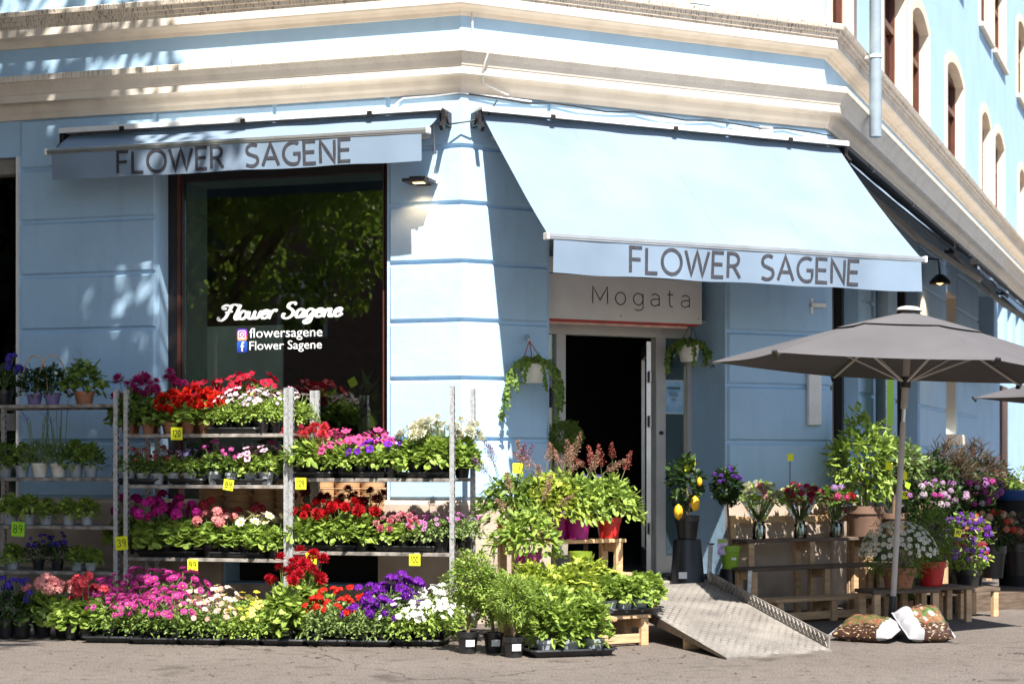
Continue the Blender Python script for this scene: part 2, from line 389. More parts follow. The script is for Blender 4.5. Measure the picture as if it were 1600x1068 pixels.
sweep('lower_cornice', [(0,4.325,0),(.03,4.325,0),(.035,4.36,0),(.05,4.385,.0),(.06,4.43,0),(.075,4.448,.2),(.15,4.452,.1),(.15,4.512,0),(.158,4.52,0),(.165,4.54,.1),(.178,4.57,.15),(.195,4.592,.2),(.21,4.612,.4),(.225,4.617,.5),(.225,4.665,1.0),(.21,4.672,1.0),(0,4.705,.6)], M_cornice)
sweep('upper_cornice', [(0,4.955,0),(.02,4.955,0),(.03,4.985,0),(.06,5.01,0),(.115,5.02,0),(.125,5.03,0),(.125,5.115,.75),(.14,5.118,.8),(.145,5.15,1),(.165,5.155,1),(.17,5.185,1),(.19,5.19,1),(.20,5.225,1.0),(.19,5.235,.9),(0,5.285,.7)], M_cornice)
# --- upstairs windows of the right facade: cream surround, brown frame, pane
def arched_window(M, a, b, z0, z1, dp, parent, band=.12, arch=True, rise=.16, sill=True):
    w = obj('window', None, bld, M @ T((a + b) / 2, 0, z0))
    hw, H = (b - a) / 2, z1 - z0; n = 8; mb = MB(); y0, y1 = -.025, .0
    inn = [(-hw, 0)] + [(-hw + 2*hw*i/n, H - rise + rise * (1 - (2*i/n - 1)**2)) for i in range(n+1)] + [(hw, 0)]
    out = [(-hw - band, 0)] + [(-hw - band + (2*hw + 2*band)*i/n, H - rise + band*.6 + (rise + band*.4) * (1 - (2*i/n - 1)**2)) for i in range(n+1)] + [(hw + band, 0)]
    k = len(inn)
    mb.add([(x,y0,z) for x,z in inn] + [(x,y0,z) for x,z in out], [(i, i+1, k+i+1, k+i) for i in range(k-1)])
    mb.add([(x,y0,z) for x,z in inn] + [(x,dp,z) for x,z in inn], [(i, k+i, k+i+1, i+1) for i in range(k-1)])
    mb.add([(x,y0,z) for x,z in out] + [(x,.0,z) for x,z in out], [(i, i+1, k+i+1, k+i) for i in range(k-1)])
    mb.box(-hw, hw, .001, dp, -.01, .015)
    obj('surround', mb.mesh('surround', M_cream), w)
    fr = MB(); e = dp - .03
    for x in (-hw + .03, 0, hw - .03): fr.box(x - .035, x + .035, e - .05, e, .015, H - .01)
    for z in (.05, H * .62, H - .12): fr.box(-hw, hw, e - .045, e - .002, z - .035, z + .035)
    obj('frame', fr.mesh('frame', M_brown), w)
    obj('pane', MB().box(-hw, hw, e, e + .006, 0, H).mesh('pane', M_glass), w)
    if sill: obj('sill', MB().box(-hw - band, hw + band, -.07, 0, -.07, -.002).mesh('sill', M_cornice, bevel=.01), w)
for (a, b, z0, z1, dp) in upw: arched_window(BR, a, b, z0, z1 + .0, dp, wallR, band=.13, sill=False)
for (a, b, z0, z1, dp) in upw2: arched_window(BR, a, b, z0, z1, dp, wallR, band=.12)
arched_window(BM_, mwu0, mwu1, 5.30, 7.6, .28, wallM, band=.2, sill=False, rise=.1)
# --- ground-floor windows of the right facade
for i, (a, b, z0, z1, dp) in enumerate(ops[:2]):
    w = obj('window', None, bld, BR @ T((a+b)/2, 0, z0)); hw, H = (b-a)/2, z1-z0
    fr = MB()
    for x in (-hw + .05, hw * .15, hw - .05): fr.box(x - .06, x + .06, dp - .08, dp - .02, 0, H)
    fr.box(-hw, hw, dp - .078, dp - .022, 0, .1); fr.box(-hw, hw, dp - .078, dp - .022, H - .1, H)
    obj('frame', fr.mesh('frame', M_dark), w); obj('pane', MB().box(-hw, hw, dp - .02, dp - .014, 0, H).mesh('pane', M_glass_teal), w)
a, b, z0, z1, dp = ops[2]
w = obj('window', None, bld, BR @ T((a+b)/2, 0, z0)); hw, H = (b-a)/2, z1-z0
rv = MB(); rv.box(hw - .03, hw - .002, .0, dp, 0, H); rv.box(-hw + .002, hw - .03, 0, dp, H - .03, H - .002)
obj('reveal', rv.mesh('reveal', M_cream), w); obj('sill', MB().box(-hw - .06, hw + .06, -.12, dp, -.14, -.003).mesh('sill', M_cream, bevel=.01), w)
obj('pane', MB().box(-hw, hw - .03, dp - .02, dp - .012, 0, H - .03).mesh('pane', M_glass_teal), w)
for (a, b, z0, z1, dp) in nich:
    obj('vent_grille', MB().box(a, b, dp - .02, dp, z0, z1).mesh('vent_grille', M_stone), wallR)
    obj('sill', MB().box(a - .05, b + .05, -.05, 0, z0 - .06, z0 - .002).mesh('sill', M_blue), wallR)
obj('door_frame', MB().box(ur(1562), ur(1571), -.04, .0, .2, 2.6).mesh('door_frame', M_brown), wallR)
# --- shop window
sw = obj('shop_window', None, bld, BL @ T(0, .16, 0))
fl = FL.u(286, -.16); fr_ = FL.u(601, -.16)
fm = MB(); fm.box(wl0, fl, 0, .07, WZ0, wz1); fm.box(fr_, wl1, 0, .07, WZ0, wz1); fm.box(fl, fr_, .002, .068, wz1 - .075, wz1); fm.box(fl, fr_, .002, .068, WZ0, WZ0 + .06)
obj('frame', fm.mesh('frame', M_dark, bevel=.006), sw)
obj('frame_edge', MB().box(fr_ - .012, fr_ - .001, -.012, .03, WZ0, wz1).mesh('frame_edge', M_brown), sw)
obj('frame_edge', MB().box(fl - .05, fl - .02, -.012, -.001, WZ0, wz1).mesh('frame_edge', M_brown), sw)
obj('pane', MB().box(fl, fr_, .03, .038, WZ0 + .06, wz1 - .075).mesh('pane', M_glass), sw)
nc = MB(); e0, e1 = .07, .46
nc.box(fl - .03, fl, e0, e1, WZ0, wz1); nc.box(fl, fr_ + .3, e0, e1, wz1 - .07, wz1 - .05); nc.box(fl, fr_ + .3, e0, e1 + .1, WZ0 - .05, WZ0 + .02)
obj('niche', nc.mesh('niche', M_niche), sw)
obj('inner_panel', MB().box(fl, FL.u(440, -.6), e1, e1 + .03, WZ0, FL.z(400, 508, -.6)).mesh('inner_panel', M_niche), sw)  # pale panel added to stand in for a reflection in the lower glass
# --- window at the far left edge
fw = obj('side_window', None, bld, BL); zt = FL.z(14, 246)
obj('frame', MB().box(dl1 - .05, dl1 - .01, .06, .2, .3, zt).mesh('frame', M_stone), fw)
obj('frame_edge', MB().box(dl1 - .008, dl1 + .012, -.03, .02, .3, zt).mesh('frame_edge', M_white), fw)
obj('sill', MB().box(U_L + 1.2, dl1 - .02, -.03, .2, FL.z(14, 672), FL.z(14, 646)).mesh('sill', M_stone), fw)
obj('lintel', MB().box(U_L + 1.2, dl1 - .05, .05, .22, zt - .14, zt - .005).mesh('lintel', M_stone), fw)
obj('pane', MB().box(U_L + 1.2, dl1 - .05, .18, .186, .3, zt - .14).mesh('pane', M_glass), fw)
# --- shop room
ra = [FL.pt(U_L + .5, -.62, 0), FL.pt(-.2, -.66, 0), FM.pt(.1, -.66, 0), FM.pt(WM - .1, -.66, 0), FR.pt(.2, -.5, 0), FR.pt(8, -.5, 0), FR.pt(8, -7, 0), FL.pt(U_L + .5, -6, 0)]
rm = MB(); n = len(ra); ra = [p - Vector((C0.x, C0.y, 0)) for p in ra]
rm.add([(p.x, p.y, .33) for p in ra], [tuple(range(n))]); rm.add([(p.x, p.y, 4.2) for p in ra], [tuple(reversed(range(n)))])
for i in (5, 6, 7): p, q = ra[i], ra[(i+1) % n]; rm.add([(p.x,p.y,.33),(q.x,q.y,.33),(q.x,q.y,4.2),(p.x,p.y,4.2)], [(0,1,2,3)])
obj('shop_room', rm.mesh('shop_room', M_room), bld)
rf = MB(); pr = [FL.pt(U_L,0,TOP), FL.pt(0,0,TOP), FM.pt(WM,0,TOP), FR.pt(U_R,0,TOP), FR.pt(U_R,-9,TOP), FL.pt(U_L,-20,TOP)]
pr = [p - Vector((C0.x, C0.y, 0)) for p in pr]
rf.add(pr, [tuple(range(6))]); pb = [Vector((p.x, p.y, 0)) for p in pr]
for i, j in ((3,4),(4,5),(5,0)): rf.add([pb[i], pb[j], pr[j], pr[i]], [(0,1,2,3)])
obj('roof', rf.mesh('roof', M_stone), bld)
# --- entrance: recessed aluminium door set
dz = lambda px, py: FM.z(px, py, -RECESS)
dU = lambda px: FM.u(px, -RECESS)
THR = dz(950, 897)
dr = obj('entrance', None, bld, BM_ @ T(0, RECESS, 0))
zt = dz(950, 525); ztop = 3.45
fm = MB(); fm.box(dU(866), dU(881), -.04, .06, THR, zt); fm.box(dU(1022), dU(1037), -.04, .06, THR, zt); fm.box(dU(1071), dU(1084), -.04, .06, THR, zt)
fm.box(du0, du1, -.045, .065, zt, ztop); fm.box(dU(1037), dU(1071), -.035, .055, THR, THR + .16, 0)
obj('door_frame', fm.mesh('door_frame', M_offwhite, bevel=.004), dr)
obj('pane', MB().box(dU(1037), dU(1071), .0, .008, THR + .16, zt).mesh('pane', M_glass), dr)
obj('pane', MB().box(du0, dU(866), .0, .008, THR, zt).mesh('pane', M_glass), dr)
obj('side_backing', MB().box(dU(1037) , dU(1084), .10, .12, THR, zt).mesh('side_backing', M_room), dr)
obj('reveal_trim', MB().box(dU(1084), du1 - .001, -.03, .0, THR, zt).mesh('reveal_trim', M_blue), dr)
LFM = T(dU(1019), .06, THR) @ RZ(R(63))
lm = MB(); lm.box(0, .06, -.02, .02, 0, zt - THR - .03); lm.box(.82, .9, -.02, .02, 0, zt - THR - .03); lm.box(.06, .82, -.02, .02, 0, .2); lm.box(.06, .82, -.02, .02, zt - THR - .15, zt - THR - .03)
obj('door_leaf', lm.mesh('door_leaf', M_alu), dr, LFM); obj('pane', MB().box(.06, .82, -.004, .004, .2, zt - THR - .15).mesh('pane', M_glass), dr, LFM)
for z in (zt - THR - .35, zt - THR - .75, .4):
    obj('hinge', MB().box(dU(1013.5), dU(1016.5), -.02, .02, THR + z - .05, THR + z + .05).mesh('hinge', M_alu, bevel=.003), dr)
obj('lock', MB().tube([(dU(1029), -.06, dz(1029, 676)), (dU(1029), -.03, dz(1029, 676))], .018, 12).mesh('lock', M_dark), dr)
# step in front of the door
obj('door_step', MB().box(du0 - .0, du1 + .0, -.35, RECESS + .3, .0, THR - .004).mesh('door_step', M_stone, bevel=.01), wallM)
obj('door_mat', MB().box(dU(900), dU(1060), -.25 , .3, THR, THR + .015).mesh('door_mat', M_black2), wallM)
# ------------------------------------------------------------------ stroke lettering
def arc(cx, cy, rx, ry, a0, a1, n=12): return [(cx + rx*cos(R(a0 + (a1-a0)*i/n)), cy + ry*sin(R(a0 + (a1-a0)*i/n))) for i in range(n+1)]
GL = {
 'F': (.5, [[(.5,1),(0,1),(0,0)], [(0,.52),(.44,.52)]]), 'L': (.48, [[(0,1),(0,0),(.48,0)]]),
 'O': (.84, [arc(.42,.5,.42,.5,0,360,24)]), 'W': (1.05, [[(0,1),(.26,0),(.525,1),(.79,0),(1.05,1)]]),
 'E': (.48, [[(.48,1),(0,1),(0,0),(.48,0)], [(0,.52),(.43,.52)]]),
 'R': (.55, [[(0,0),(0,1),(.22,1)] + arc(.22,.74,.26,.26,90,-90,10) + [(0,.48)], [(.24,.48),(.55,0)]]),
 'S': (.48, [[(.46,.94)] + arc(.27,.75,.25,.25,70,225,9) + arc(.22,.26,.26,.26,40,-110,9) + [(0,.07)]]),
 'A': (.68, [[(0,0),(.34,1),(.68,0)], [(.12,.34),(.56,.34)]]),
 'G': (.68, [[(.64,.92)] + arc(.43,.5,.42,.5,65,310,18) + [(.68,.1),(.68,.48),(.42,.48)]]),
 'N': (.6, [[(0,0),(0,1),(.6,0),(.6,1)]]), 'M': (.76, [[(0,0),(0,1),(.38,.2),(.76,1),(.76,0)]]),
 'o': (.52, [arc(.26,.35,.26,.36,0,360,20)]),
 'g': (.5, [arc(.25,.36,.25,.34,0,360,18), [(.5,.7),(.5,-.1)] + arc(.26,-.1,.24,.2,0,-140,8)]),
 'a': (.44, [[(.04,.62)] + arc(.23,.5,.21,.2,130,0,8) + [(.44,0)], [(.44,.42)] + arc(.2,.2,.2,.2,80,280,10) + [(.44,.12)]]),
 't': (.34, [[(.14,.95),(.14,.14)] + arc(.26,.14,.12,.14,180,290,6), [(0,.7),(.32,.7)]]),
 '0': (.5, [arc(.25,.5,.25,.5,0,360,16)]), '1': (.25, [[(0,.8),(.2,1),(.2,0)]]), '2': (.5, [arc(.25,.75,.25,.25,170,-20,8) + [(0,0),(.5,0)]]),
 '3': (.5, [arc(.22,.76,.22,.24,150,-80,8) + arc(.22,.26,.26,.27,80,-150,10)]), '8': (.5, [arc(.25,.76,.2,.23,0,360,12), arc(.25,.27,.25,.27,0,360,12)]),
 '9': (.45, [arc(.22,.75,.22,.25,0,360,12), [(.44,.75),(.40,.3),(.25,0)]]), 'P': (.45, [[(0,0),(0,1),(.22,1)] + arc(.22,.74,.24,.26,90,-90,8) + [(0,.48)]]),
 '7': (.45, [[(0,1),(.45,1),(.15,0)]]), '-': (.4, [[(0,.05),(.4,.05)]]), '5': (.45, [[(.42,1),(.05,1),(.03,.55)] + arc(.2,.3,.25,.3,100,-140,10)]),
}
def ribbon(mb, pts, w, put, mi=0):
    k = len(pts); vs_ = []
    closed = (Vector(pts[0]) - Vector(pts[-1])).length < 1e-4
    for i, p in enumerate(pts):
        a = pts[i-1] if i > 0 else (pts[-2] if closed else pts[0]); b = pts[i+1] if i < k-1 else (pts[1] if closed else pts[-1])
        d1 = Vector((p[0]-a[0], p[1]-a[1])); d2 = Vector((b[0]-p[0], b[1]-p[1]))
        if d1.length < 1e-9: d1 = d2.copy()
        if d2.length < 1e-9: d2 = d1.copy()
        d1.normalize(); d2.normalize(); n1 = Vector((-d1.y, d1.x)); n2 = Vector((-d2.y, d2.x)); m = n1 + n2
        m = m / max(.35, m.dot(n1)) if m.length > 1e-6 else n1
        ww = w(i, d1 + d2) if callable(w) else w
        for sg in (1, -1): vs_.append(put(p[0] + m.x*ww/2*sg, p[1] + m.y*ww/2*sg))
    mb.add(vs_, [(2*i, 2*i+1, 2*i+3, 2*i+2) for i in range(k-1)], mi)
def stroke_text(mb, text, x0, x1, z0, h, w, put, gap=.26, sp=.5, slope=0.0):
    """adds the text to mb, or returns one MB per letter when mb is None"""
    adv = 0; lay = []; out = []
    for ch in text:
        if ch == ' ': adv += sp; continue
        lay.append((ch, adv)); adv += GL[ch][0] + gap
    sx = (x1 - x0) / (adv - gap)
    for ch, a in lay:
        m = MB() if mb is None else mb; out.append(m)
        for pl in GL[ch][1]:
            q = []
            for i in range(len(pl)-1):
                n = max(1, int(math.hypot(pl[i+1][0]-pl[i][0], pl[i+1][1]-pl[i][1]) / .3)) if len(pl) < 6 else 1
                for j in range(n): t = j/n; q.append((pl[i][0]+(pl[i+1][0]-pl[i][0])*t, pl[i][1]+(pl[i+1][1]-pl[i][1])*t))
            q.append(pl[-1])
            ribbon(m, [(x0 + (a + x)*sx, z0 + y*h) for x, y in q], w, put)
    return out
def font_mesh(text, size, bold=0, shear=0, name='lettering'):
    cu = bpy.data.curves.new('txt', 'FONT'); cu.body = text; cu.size = size; cu.offset = bold; cu.shear = shear; cu.resolution_u = 3
    o = bpy.data.objects.new('txt', cu); col.objects.link(o)
    dg = bpy.context.evaluated_depsgraph_get(); me = bpy.data.meshes.new_from_object(o.evaluated_get(dg)); me.name = name
    bpy.data.objects.remove(o); bpy.data.curves.remove(cu)
    xs = [v.co.x for v in me.vertices]; return me, min(xs), max(xs)

# ------------------------------------------------------------------ awnings
def awning(label, F, ua, ub, n0, z0, n1, z1, vh, words=None, lh=.17, group='awnings over the shop front', seed=1, dark=False):
    o = F.pt((ua+ub)/2, 0, 0); t = thing('awning', label, 'awning', (o.x, o.y, z0), F.a, group)
    ML = T(-(ua+ub)/2, 0, -z0)
    rnd = random.Random(seed); ph = [rnd.uniform(0, 6) for _ in range(6)]
    K, J = 48, 10; mb = MB(); vs_ = []
    for j in range(J+1):
        v = j / J
        for i in range(K+1):
            u = ua + (ub-ua)*i/K; s = i/K
            n = n0 + (n1-n0)*v; z = z0 + (z1-z0)*v - .03*4*v*(1-v)*min(1, abs(n1-n0)) - .006*sin(s*34+ph[0])*(1-v)**2 - .007*sin(s*9 + 3*v + ph[1])*sin(pi*v) - .003*sin(s*21 - 6*v + ph[5])*sin(pi*v)
            vs_.append((u, -n, z))
    mb.add(vs_, [(j*(K+1)+i, j*(K+1)+i+1, (j+1)*(K+1)+i+1, (j+1)*(K+1)+i) for j in range(J) for i in range(K)])
    obj('cloth', mb.mesh('cloth', M_fabric, smooth=60), t, ML)
    for q in range(1, int((ub-ua)/.8) + 1):      # sewn joins between the strips of cloth
        i = round(q*.8/(ub-ua)*K)
        if not 0 < i < K: continue
        sm = MB(); line = [Vector(vs_[j*(K+1)+i]) for j in range(J+1)]
        sm.add([v + Vector((dx, -.001, .001)) for v in line for dx in (-.009, .009)], [(2*j, 2*j+1, 2*j+3, 2*j+2) for j in range(J)]); obj('seam', sm.mesh('seam', M_fabric), t, ML)
    def wave(u, z):
        k = (z1 - z) / vh
        return n1 + .03 + k * (.010*sin(u*5.1+ph[2]) + .006*sin(u*13+ph[3]) - .01) + .05*k*(max(0, (u-ub+.35))/.35)**2*.3
    mb = MB(); vs_ = []
    K2, J2 = 60, 6
    for j in range(J2+1):
        for i in range(K2+1):
            u = ua + .03 + (ub-ua-.06)*i/K2; z = z1 - .03 - (vh-.03)*j/J2
            vs_.append((u, -wave(u, z), z - (.004*sin(u*7+ph[4]) if j == J2 else 0)))
    mb.add(vs_, [(j*(K2+1)+i, j*(K2+1)+i+1, (j+1)*(K2+1)+i+1, (j+1)*(K2+1)+i) for j in range(J2) for i in range(K2)])
    obj('valance', mb.mesh('valance', M_fabric, smooth=60), t, ML)
    if words:
        for wd, x0, x1, gp in words:
            for lb_ in stroke_text(None, wd, x0, x1, z1 - vh*.5 - lh*.55, lh, .026, lambda x, z: (x, -wave(x, z) - .004, z), gap=gp): obj('letter', lb_.mesh('letter', M_letter), t, ML)
    fb = MB(); fb.box(ua - .02, ub + .02, -n1 - .035, -n1 + .02, z1 - .03, z1 + .012); fb.box(ua - .02, ub + .02, -n1 - .04, -n1 - .036, z1 - .016, z1 + .0)
    obj('front_bar', fb.mesh('front_bar', M_black2 if dark else M_alu, bevel=.004), t, ML)
    for u in (ua - .02, ub + .02): obj('end_cap', MB().box(u - .012, u + .012, -n1 - .042, -n1 + .028, z1 - .036, z1 + .018).mesh('end_cap', M_black2 if dark else M_white, bevel=.004), t, ML)
    rl = MB(); rl.box(ua - .05, ub + .05, -n0 - .09, -.03, z0 + .035, z0 + .06); rl.box(ua - .05, ub + .05, -n0 - .095, -n0 - .085, z0 + .015, z0 + .0595)
    obj('cover_rail', rl.mesh('cover_rail', M_black2 if dark else M_white, bevel=.003), t, ML)
    obj('roller', MB().tube([(ua, -n0 + .04, z0 - .02), (ub, -n0 + .04, z0 - .02)], .04, 12).mesh('roller', M_fabric, smooth=40), t, ML)
    for u in (ua - .05, ub + .05):
        bk = MB(); bk.box(u - .018, u + .018, -n0 - .05, -.005, z0 - .09, z0 + .03); bk.bar((u, -n0 - .02, z0 - .06), (u, -n0 - .1, z0 - .13), .03, .05); bk.tube([(u - .03, -n0 + .03, z0 - .03), (u + .03, -n0 + .03, z0 - .03)], .05, 10)
        obj('bracket', bk.mesh('bracket', M_dark, bevel=.004), t, ML)
    for sgn, u in ((1, ua + .1), (-1, ub - .1)):
        am = MB(); e = u + sgn * min(.9, (ub-ua)*.3); mid = ((u + e)/2 + sgn*.25, -(n0 + n1)/2, (z0 + z1)/2 - .2)
        am.bar((u, -.1, z0 - .14), mid, .04, .07); am.bar(mid, (e, -n1 + .05, z1 - .075), .035, .05)
        obj('folding_arm', am.mesh('folding_arm', M_offwhite, bevel=.005), t, ML)
    for i in range(3):
        u = ua + (ub-ua)*(i + .5)/3
        obj('clip', MB().box(u - .02, u + .02, -n0 - .11, -n0 - .09, z0 + .0, z0 + .04).mesh('clip', M_dark), t, ML)
    return t
n1 = 1.28
a0, az = FM.hit(857, 366, n1); a1, az2 = FM.hit(1440, 405, n1); az = (az + az2) / 2
awning('large pale blue awning rolled out over the entrance, lettered FLOWER SAGENE', FM, a0, a1, .12, 4.13, n1, az, .285,
       [('FLOWER', FM.u(985, n1+.03), FM.u(1157, n1+.03), .2), ('SAGENE', FM.u(1191, n1+.03), FM.u(1343, n1+.03), .2)], .19, seed=3)
n1 = .45
b0, bz = FL.hit(78, 234, n1); b1, bz2 = FL.hit(666, 205, n1); bz = (bz + bz2) / 2
awning('blue awning rolled almost fully in above the shop window, lettered FLOWER SAGENE', FL, b0, b1, .14, 4.13, n1, bz, .25,
       [('FLOWER', FL.u(184, n1+.03), FL.u(349, n1+.03), .2), ('SAGENE', FL.u(385, n1+.03), FL.u(548, n1+.03), .2)], .175, seed=5)
awning('shaded awning rolled out along the receding street side', FR, .12, 7.6, .1, 4.13, 1.3, 3.09, .06, seed=8, dark=True)
awning('farther awning along the receding street side, cut by the right edge', FR, 7.8, 13.8, .1, 4.13, 1.3, 3.09, .06, seed=9, dark=True)

# ------------------------------------------------------------------ sign over the door, wall lamps, pipes and cables
so = -.22
sz0, sz1 = FM.z(860, 497, so), FM.z(860, 400, so)
s0, s1 = du0 + .002, FM.u(1097, so)
sg = thing('shop_sign', 'long grey-white sign board above the door, lettered Mogata', 'sign', FM.pt((s0+s1)/2, so, sz0), FM.a)
ML = T(-(s0+s1)/2, so, -sz0)
obj('board', MB().box(s0, s1, -so, -so + .09, sz0, sz1).mesh('board', M_signwhite, bevel=.003), sg, ML)
lz = FM.z(1000, 477, so)
for lb_ in stroke_text(None, 'Mogata', FM.u(926, so), FM.u(1077, so), lz, FM.z(930, 447, so) - FM.z(930, 474, so), .0085, lambda x, z: (x, -so - .003, z), gap=.42): obj('letter', lb_.mesh('letter', M_ink), sg, ML)
obj('red_trim', MB().box(s0, s1 - .03, -so + .005, -so + .05, sz0 - .018, sz0 - .001).mesh('red_trim', M_redstrip), sg, ML)
obj('light_tube', MB().box(s0, s1 - .14, -so + .012, -so + .045, sz0 - .042, sz0 - .019).mesh('light_tube', M_pink, bevel=.008), sg, ML)
obj('seam', MB().box(s0, FM.u(1084, so), -so - .002, -so - .0005, FM.z(960, 432, so) , FM.z(960, 431, so)).mesh('seam', M_ink), sg, ML)
for px, py in ((970, 493), (1091, 498)):
    u, z = FM.hit(px, py, so); obj('screw', MB().tube([(u, -so - .004, z), (u, -so + .01, z)], .006, 8).mesh('screw', M_dark), sg, ML)
obj('soffit', MB().box(du0 + .002, du1 - .002, -so + .092, RECESS - .05, sz0 + .02, sz0 + .04).mesh('soffit', M_offwhite), sg, ML)

M_lamp = emit_mat('warm_led', (1.0, .55, .22), 2.6)
M_lamphouse = pm('anthracite_metal', (.035, .032, .032), .45)
def wall_lamp(label, F, u, z, kind):
    o = F.pt(u, 0, z); t = thing('wall_lamp', label, 'lamp', o, F.a, 'lit wall lamps')
    if kind == 0:
        b = MB(); tilt = RX(R(-8)); w, d, h = .115, .19, .028
        b.box(-w, w, -.25, -.06, -h/2, h/2); b.box(-.06, .06, -.06, 0, -.02, .03); b.box(-.07, .07, -.20, -.08, h/2, h/2 + .02)
        obj('housing', b.mesh('housing', M_lamphouse, bevel=.004), t); obj('led', MB().box(-.045, .045, -.185, -.125, -h/2 - .004, -h/2 - .001).mesh('led', M_lamp), t)
        obj('junction_box', MB().box(.05, .12, -.06, -.002, -.01, .045).mesh('junction_box', M_white, bevel=.004), t)
        cb = MB().tube([(.09, -.02, .045), (.088, -.02, .2), (.08, -.02, .42), (.06, -.03, .62)], .008, 6)
        obj('cable', cb.mesh('cable', M_white, smooth=60), t)
        lz_, ly = -h/2 - .02, -.155
    else:
        b = MB(); b.lathe([(.02, .12), (.05, .11), (.12, .04), (.13, .0), (.12, .0), (.05, .09)], 16, c=(0, -.22, 0)); b.tube([(0, -.22, .11), (0, -.2, .3), (0, -.0, .32)], .012, 6)
        obj('shade', b.mesh('shade', M_lamphouse, smooth=40), t); obj('bulb', MB().lathe([(.0, -.02), (.04, 0), (.05, .03), (.03, .07)], 12, c=(0, -.22, .01)).mesh('bulb', M_lamp, smooth=60), t)
        lz_, ly = -.05, -.22
    l = bpy.data.lights.new('lamp_light', 'SPOT'); l.energy = 4.5 if kind == 0 else 20; l.color = (1, .56, .26); l.spot_size = R(130); l.spot_blend = .6; l.shadow_soft_size = .03
    lo = bpy.data.objects.new('lamp_light', l); col.objects.link(lo); lo.parent = t; lo.location = (0, ly, lz_)
u, z = FL.hit(655, 283, .15); wall_lamp('small square dark wall lamp glowing warm beside the shop window', FL, u, z, 0)
u, z = FR.hit(1466, 444, .2); wall_lamp('black shaded wall lamp glowing on the receding street wall', FR, u, z, 1)
def cable(name, label, pts, r, m, cat='cable'):
    o = Vector(pts[len(pts)//2]); mb = MB().tube([Vector(p) - o for p in pts], r, 6); x = obj(name, mb.mesh(name, m, smooth=70)); x.location = o; tag(x, label, cat); return x
cable('cable', 'thin black cable sagging along the wall under the lower cornice', [FM.pt(WM*i/14 + .05, .05 + .01*sin(i*2), 4.31 - .012*(i % 3) - .03*(i/14)) for i in range(15)], .007, M_black)
cable('cable', 'thin white cable bent over the top of the corner under the cornice', [FL.pt(-.55, .06, 4.17), FL.pt(-.54, .05, 4.26), FL.pt(-.48, .045, 4.30), FL.pt(-.2, .045, 4.305), FL.pt(-.0, .05, 4.315), FM.pt(.3, .045, 4.31), FM.pt(.62, .045, 4.30)], .008, M_white)
cable('cable', 'pale cable running down the frieze at the building corner', [FM.pt(.09, .03, 4.99), FM.pt(.09, .03, 4.72), FM.pt(.14, .23, 4.69), FM.pt(.14, .238, 4.63), FM.pt(.12, .17, 4.5), FM.pt(.16, .09, 4.4), FM.pt(.4, .06, 4.33)], .008, M_white)
cable('cable', 'black cable strung between the two awning brackets at the corner', [FL.pt(-.2, .08, 4.08), FL.pt(-.05, .12, 4.05), FM.pt(.05, .12, 4.08), FM.pt(.2, .1, 4.14), FM.pt(.3, .06, 4.28)], .007, M_black)
jb = obj('junction_box', MB().box(-.07, .07, -.05, 0, -.035, .035).mesh('junction_box', M_offwhite, bevel=.005)); p = FM.pt(FM.u(1193), .002, 4.25); jb.location = p; jb.rotation_euler = (0,0,FM.a)
tag(jb, 'small grey junction box on the wall above the large awning', 'electrical box')
# drain pipes
def drain(label, px, z0, z1, r, m, rings=True):
    of = .28 if z0 > 3 else .12; u = ur(px, of); o = FR.pt(u, of, z0); t = thing('drain_pipe', label, 'pipe', o, FR.a, 'drain pipes')
    obj('pipe', MB().tube([(0,0,0),(0,0,z1-z0)], r, 16).mesh('pipe', m, smooth=50), t)
    if rings:
        for z in (z1 - z0) * .4, (z1-z0) * .15: obj('clamp', MB().tube([(0,0,z-.015),(0,0,z+.015)], r + .008, 16).mesh('clamp', M_white, smooth=50), t); obj('bracket', MB().box(-.008, .008, r, .27 if z0 > 3 else .1, z - .012, z + .012).mesh('bracket', M_white), t)
    return t
drain('pale grey drain pipe running down past the upper cornice', 1368, FR.z(1368, 214, .28), 9.5, .058, M_pipe)
drain('dark grey drain pipe on the shaded street wall behind the parasol', 1378, 0, 3.9, .065, M_pipe)
p = FM.pt(WM - .03, .03, 0)

# white box at the corner of the right pier and a bracket above it
bx = thing('wall_box', 'narrow white casing mounted on the corner edge of the blue pier', 'wall box', FM.pt(FM.u(1274, .06), .0, FM.z(1274, 664)), FM.a)
H_ = FM.z(1274, 470) - FM.z(1274, 664)
obj('casing', MB().box(-.075, .065, -.07, -.026, 0, H_ * .56).mesh('casing', M_white, bevel=.006), bx)
obj('hinge_arm', MB().box(-.03, .13, -.05, -.03, H_ - .06, H_ - .02).mesh('hinge_arm', M_white, bevel=.004), bx)
obj('hinge_plate', MB().box(-.03, .0, -.03, -.026, H_ - .12, H_ + .02).mesh('hinge_plate', M_white), bx)
bn = thing('banner', 'narrow lime green vertical banner on the shaded street wall', 'banner', FR.pt(ur(1390, .25), .25, FR.z(1390, 664, .25)), FR.a)
hh = FR.z(1390, 560, .25) - FR.z(1390, 664, .25); bw = ur(1396, .25) - ur(1385, .25)
obj('cloth', MB().box(-bw/2, bw/2, -.006, .006, 0, hh).mesh('cloth', M_lime), bn); obj('pole', MB().tube([(-bw/2, 0, -.02), (-bw/2, 0, hh + .05)], .01, 8).mesh('pole', M_galv), bn)

# ------------------------------------------------------------------ window lettering
wl = thing('window_lettering', 'white lettering on the shop window with Flower Sagene in script', 'lettering', FL.pt((wl0+wl1)/2, -.18, FL.z(430, 545, -.18)), FL.a)
WO = -.184; W0 = (wl0+wl1)/2; WZ = FL.z(430, 545, -.18); WML = T(-W0, -.18, -WZ)
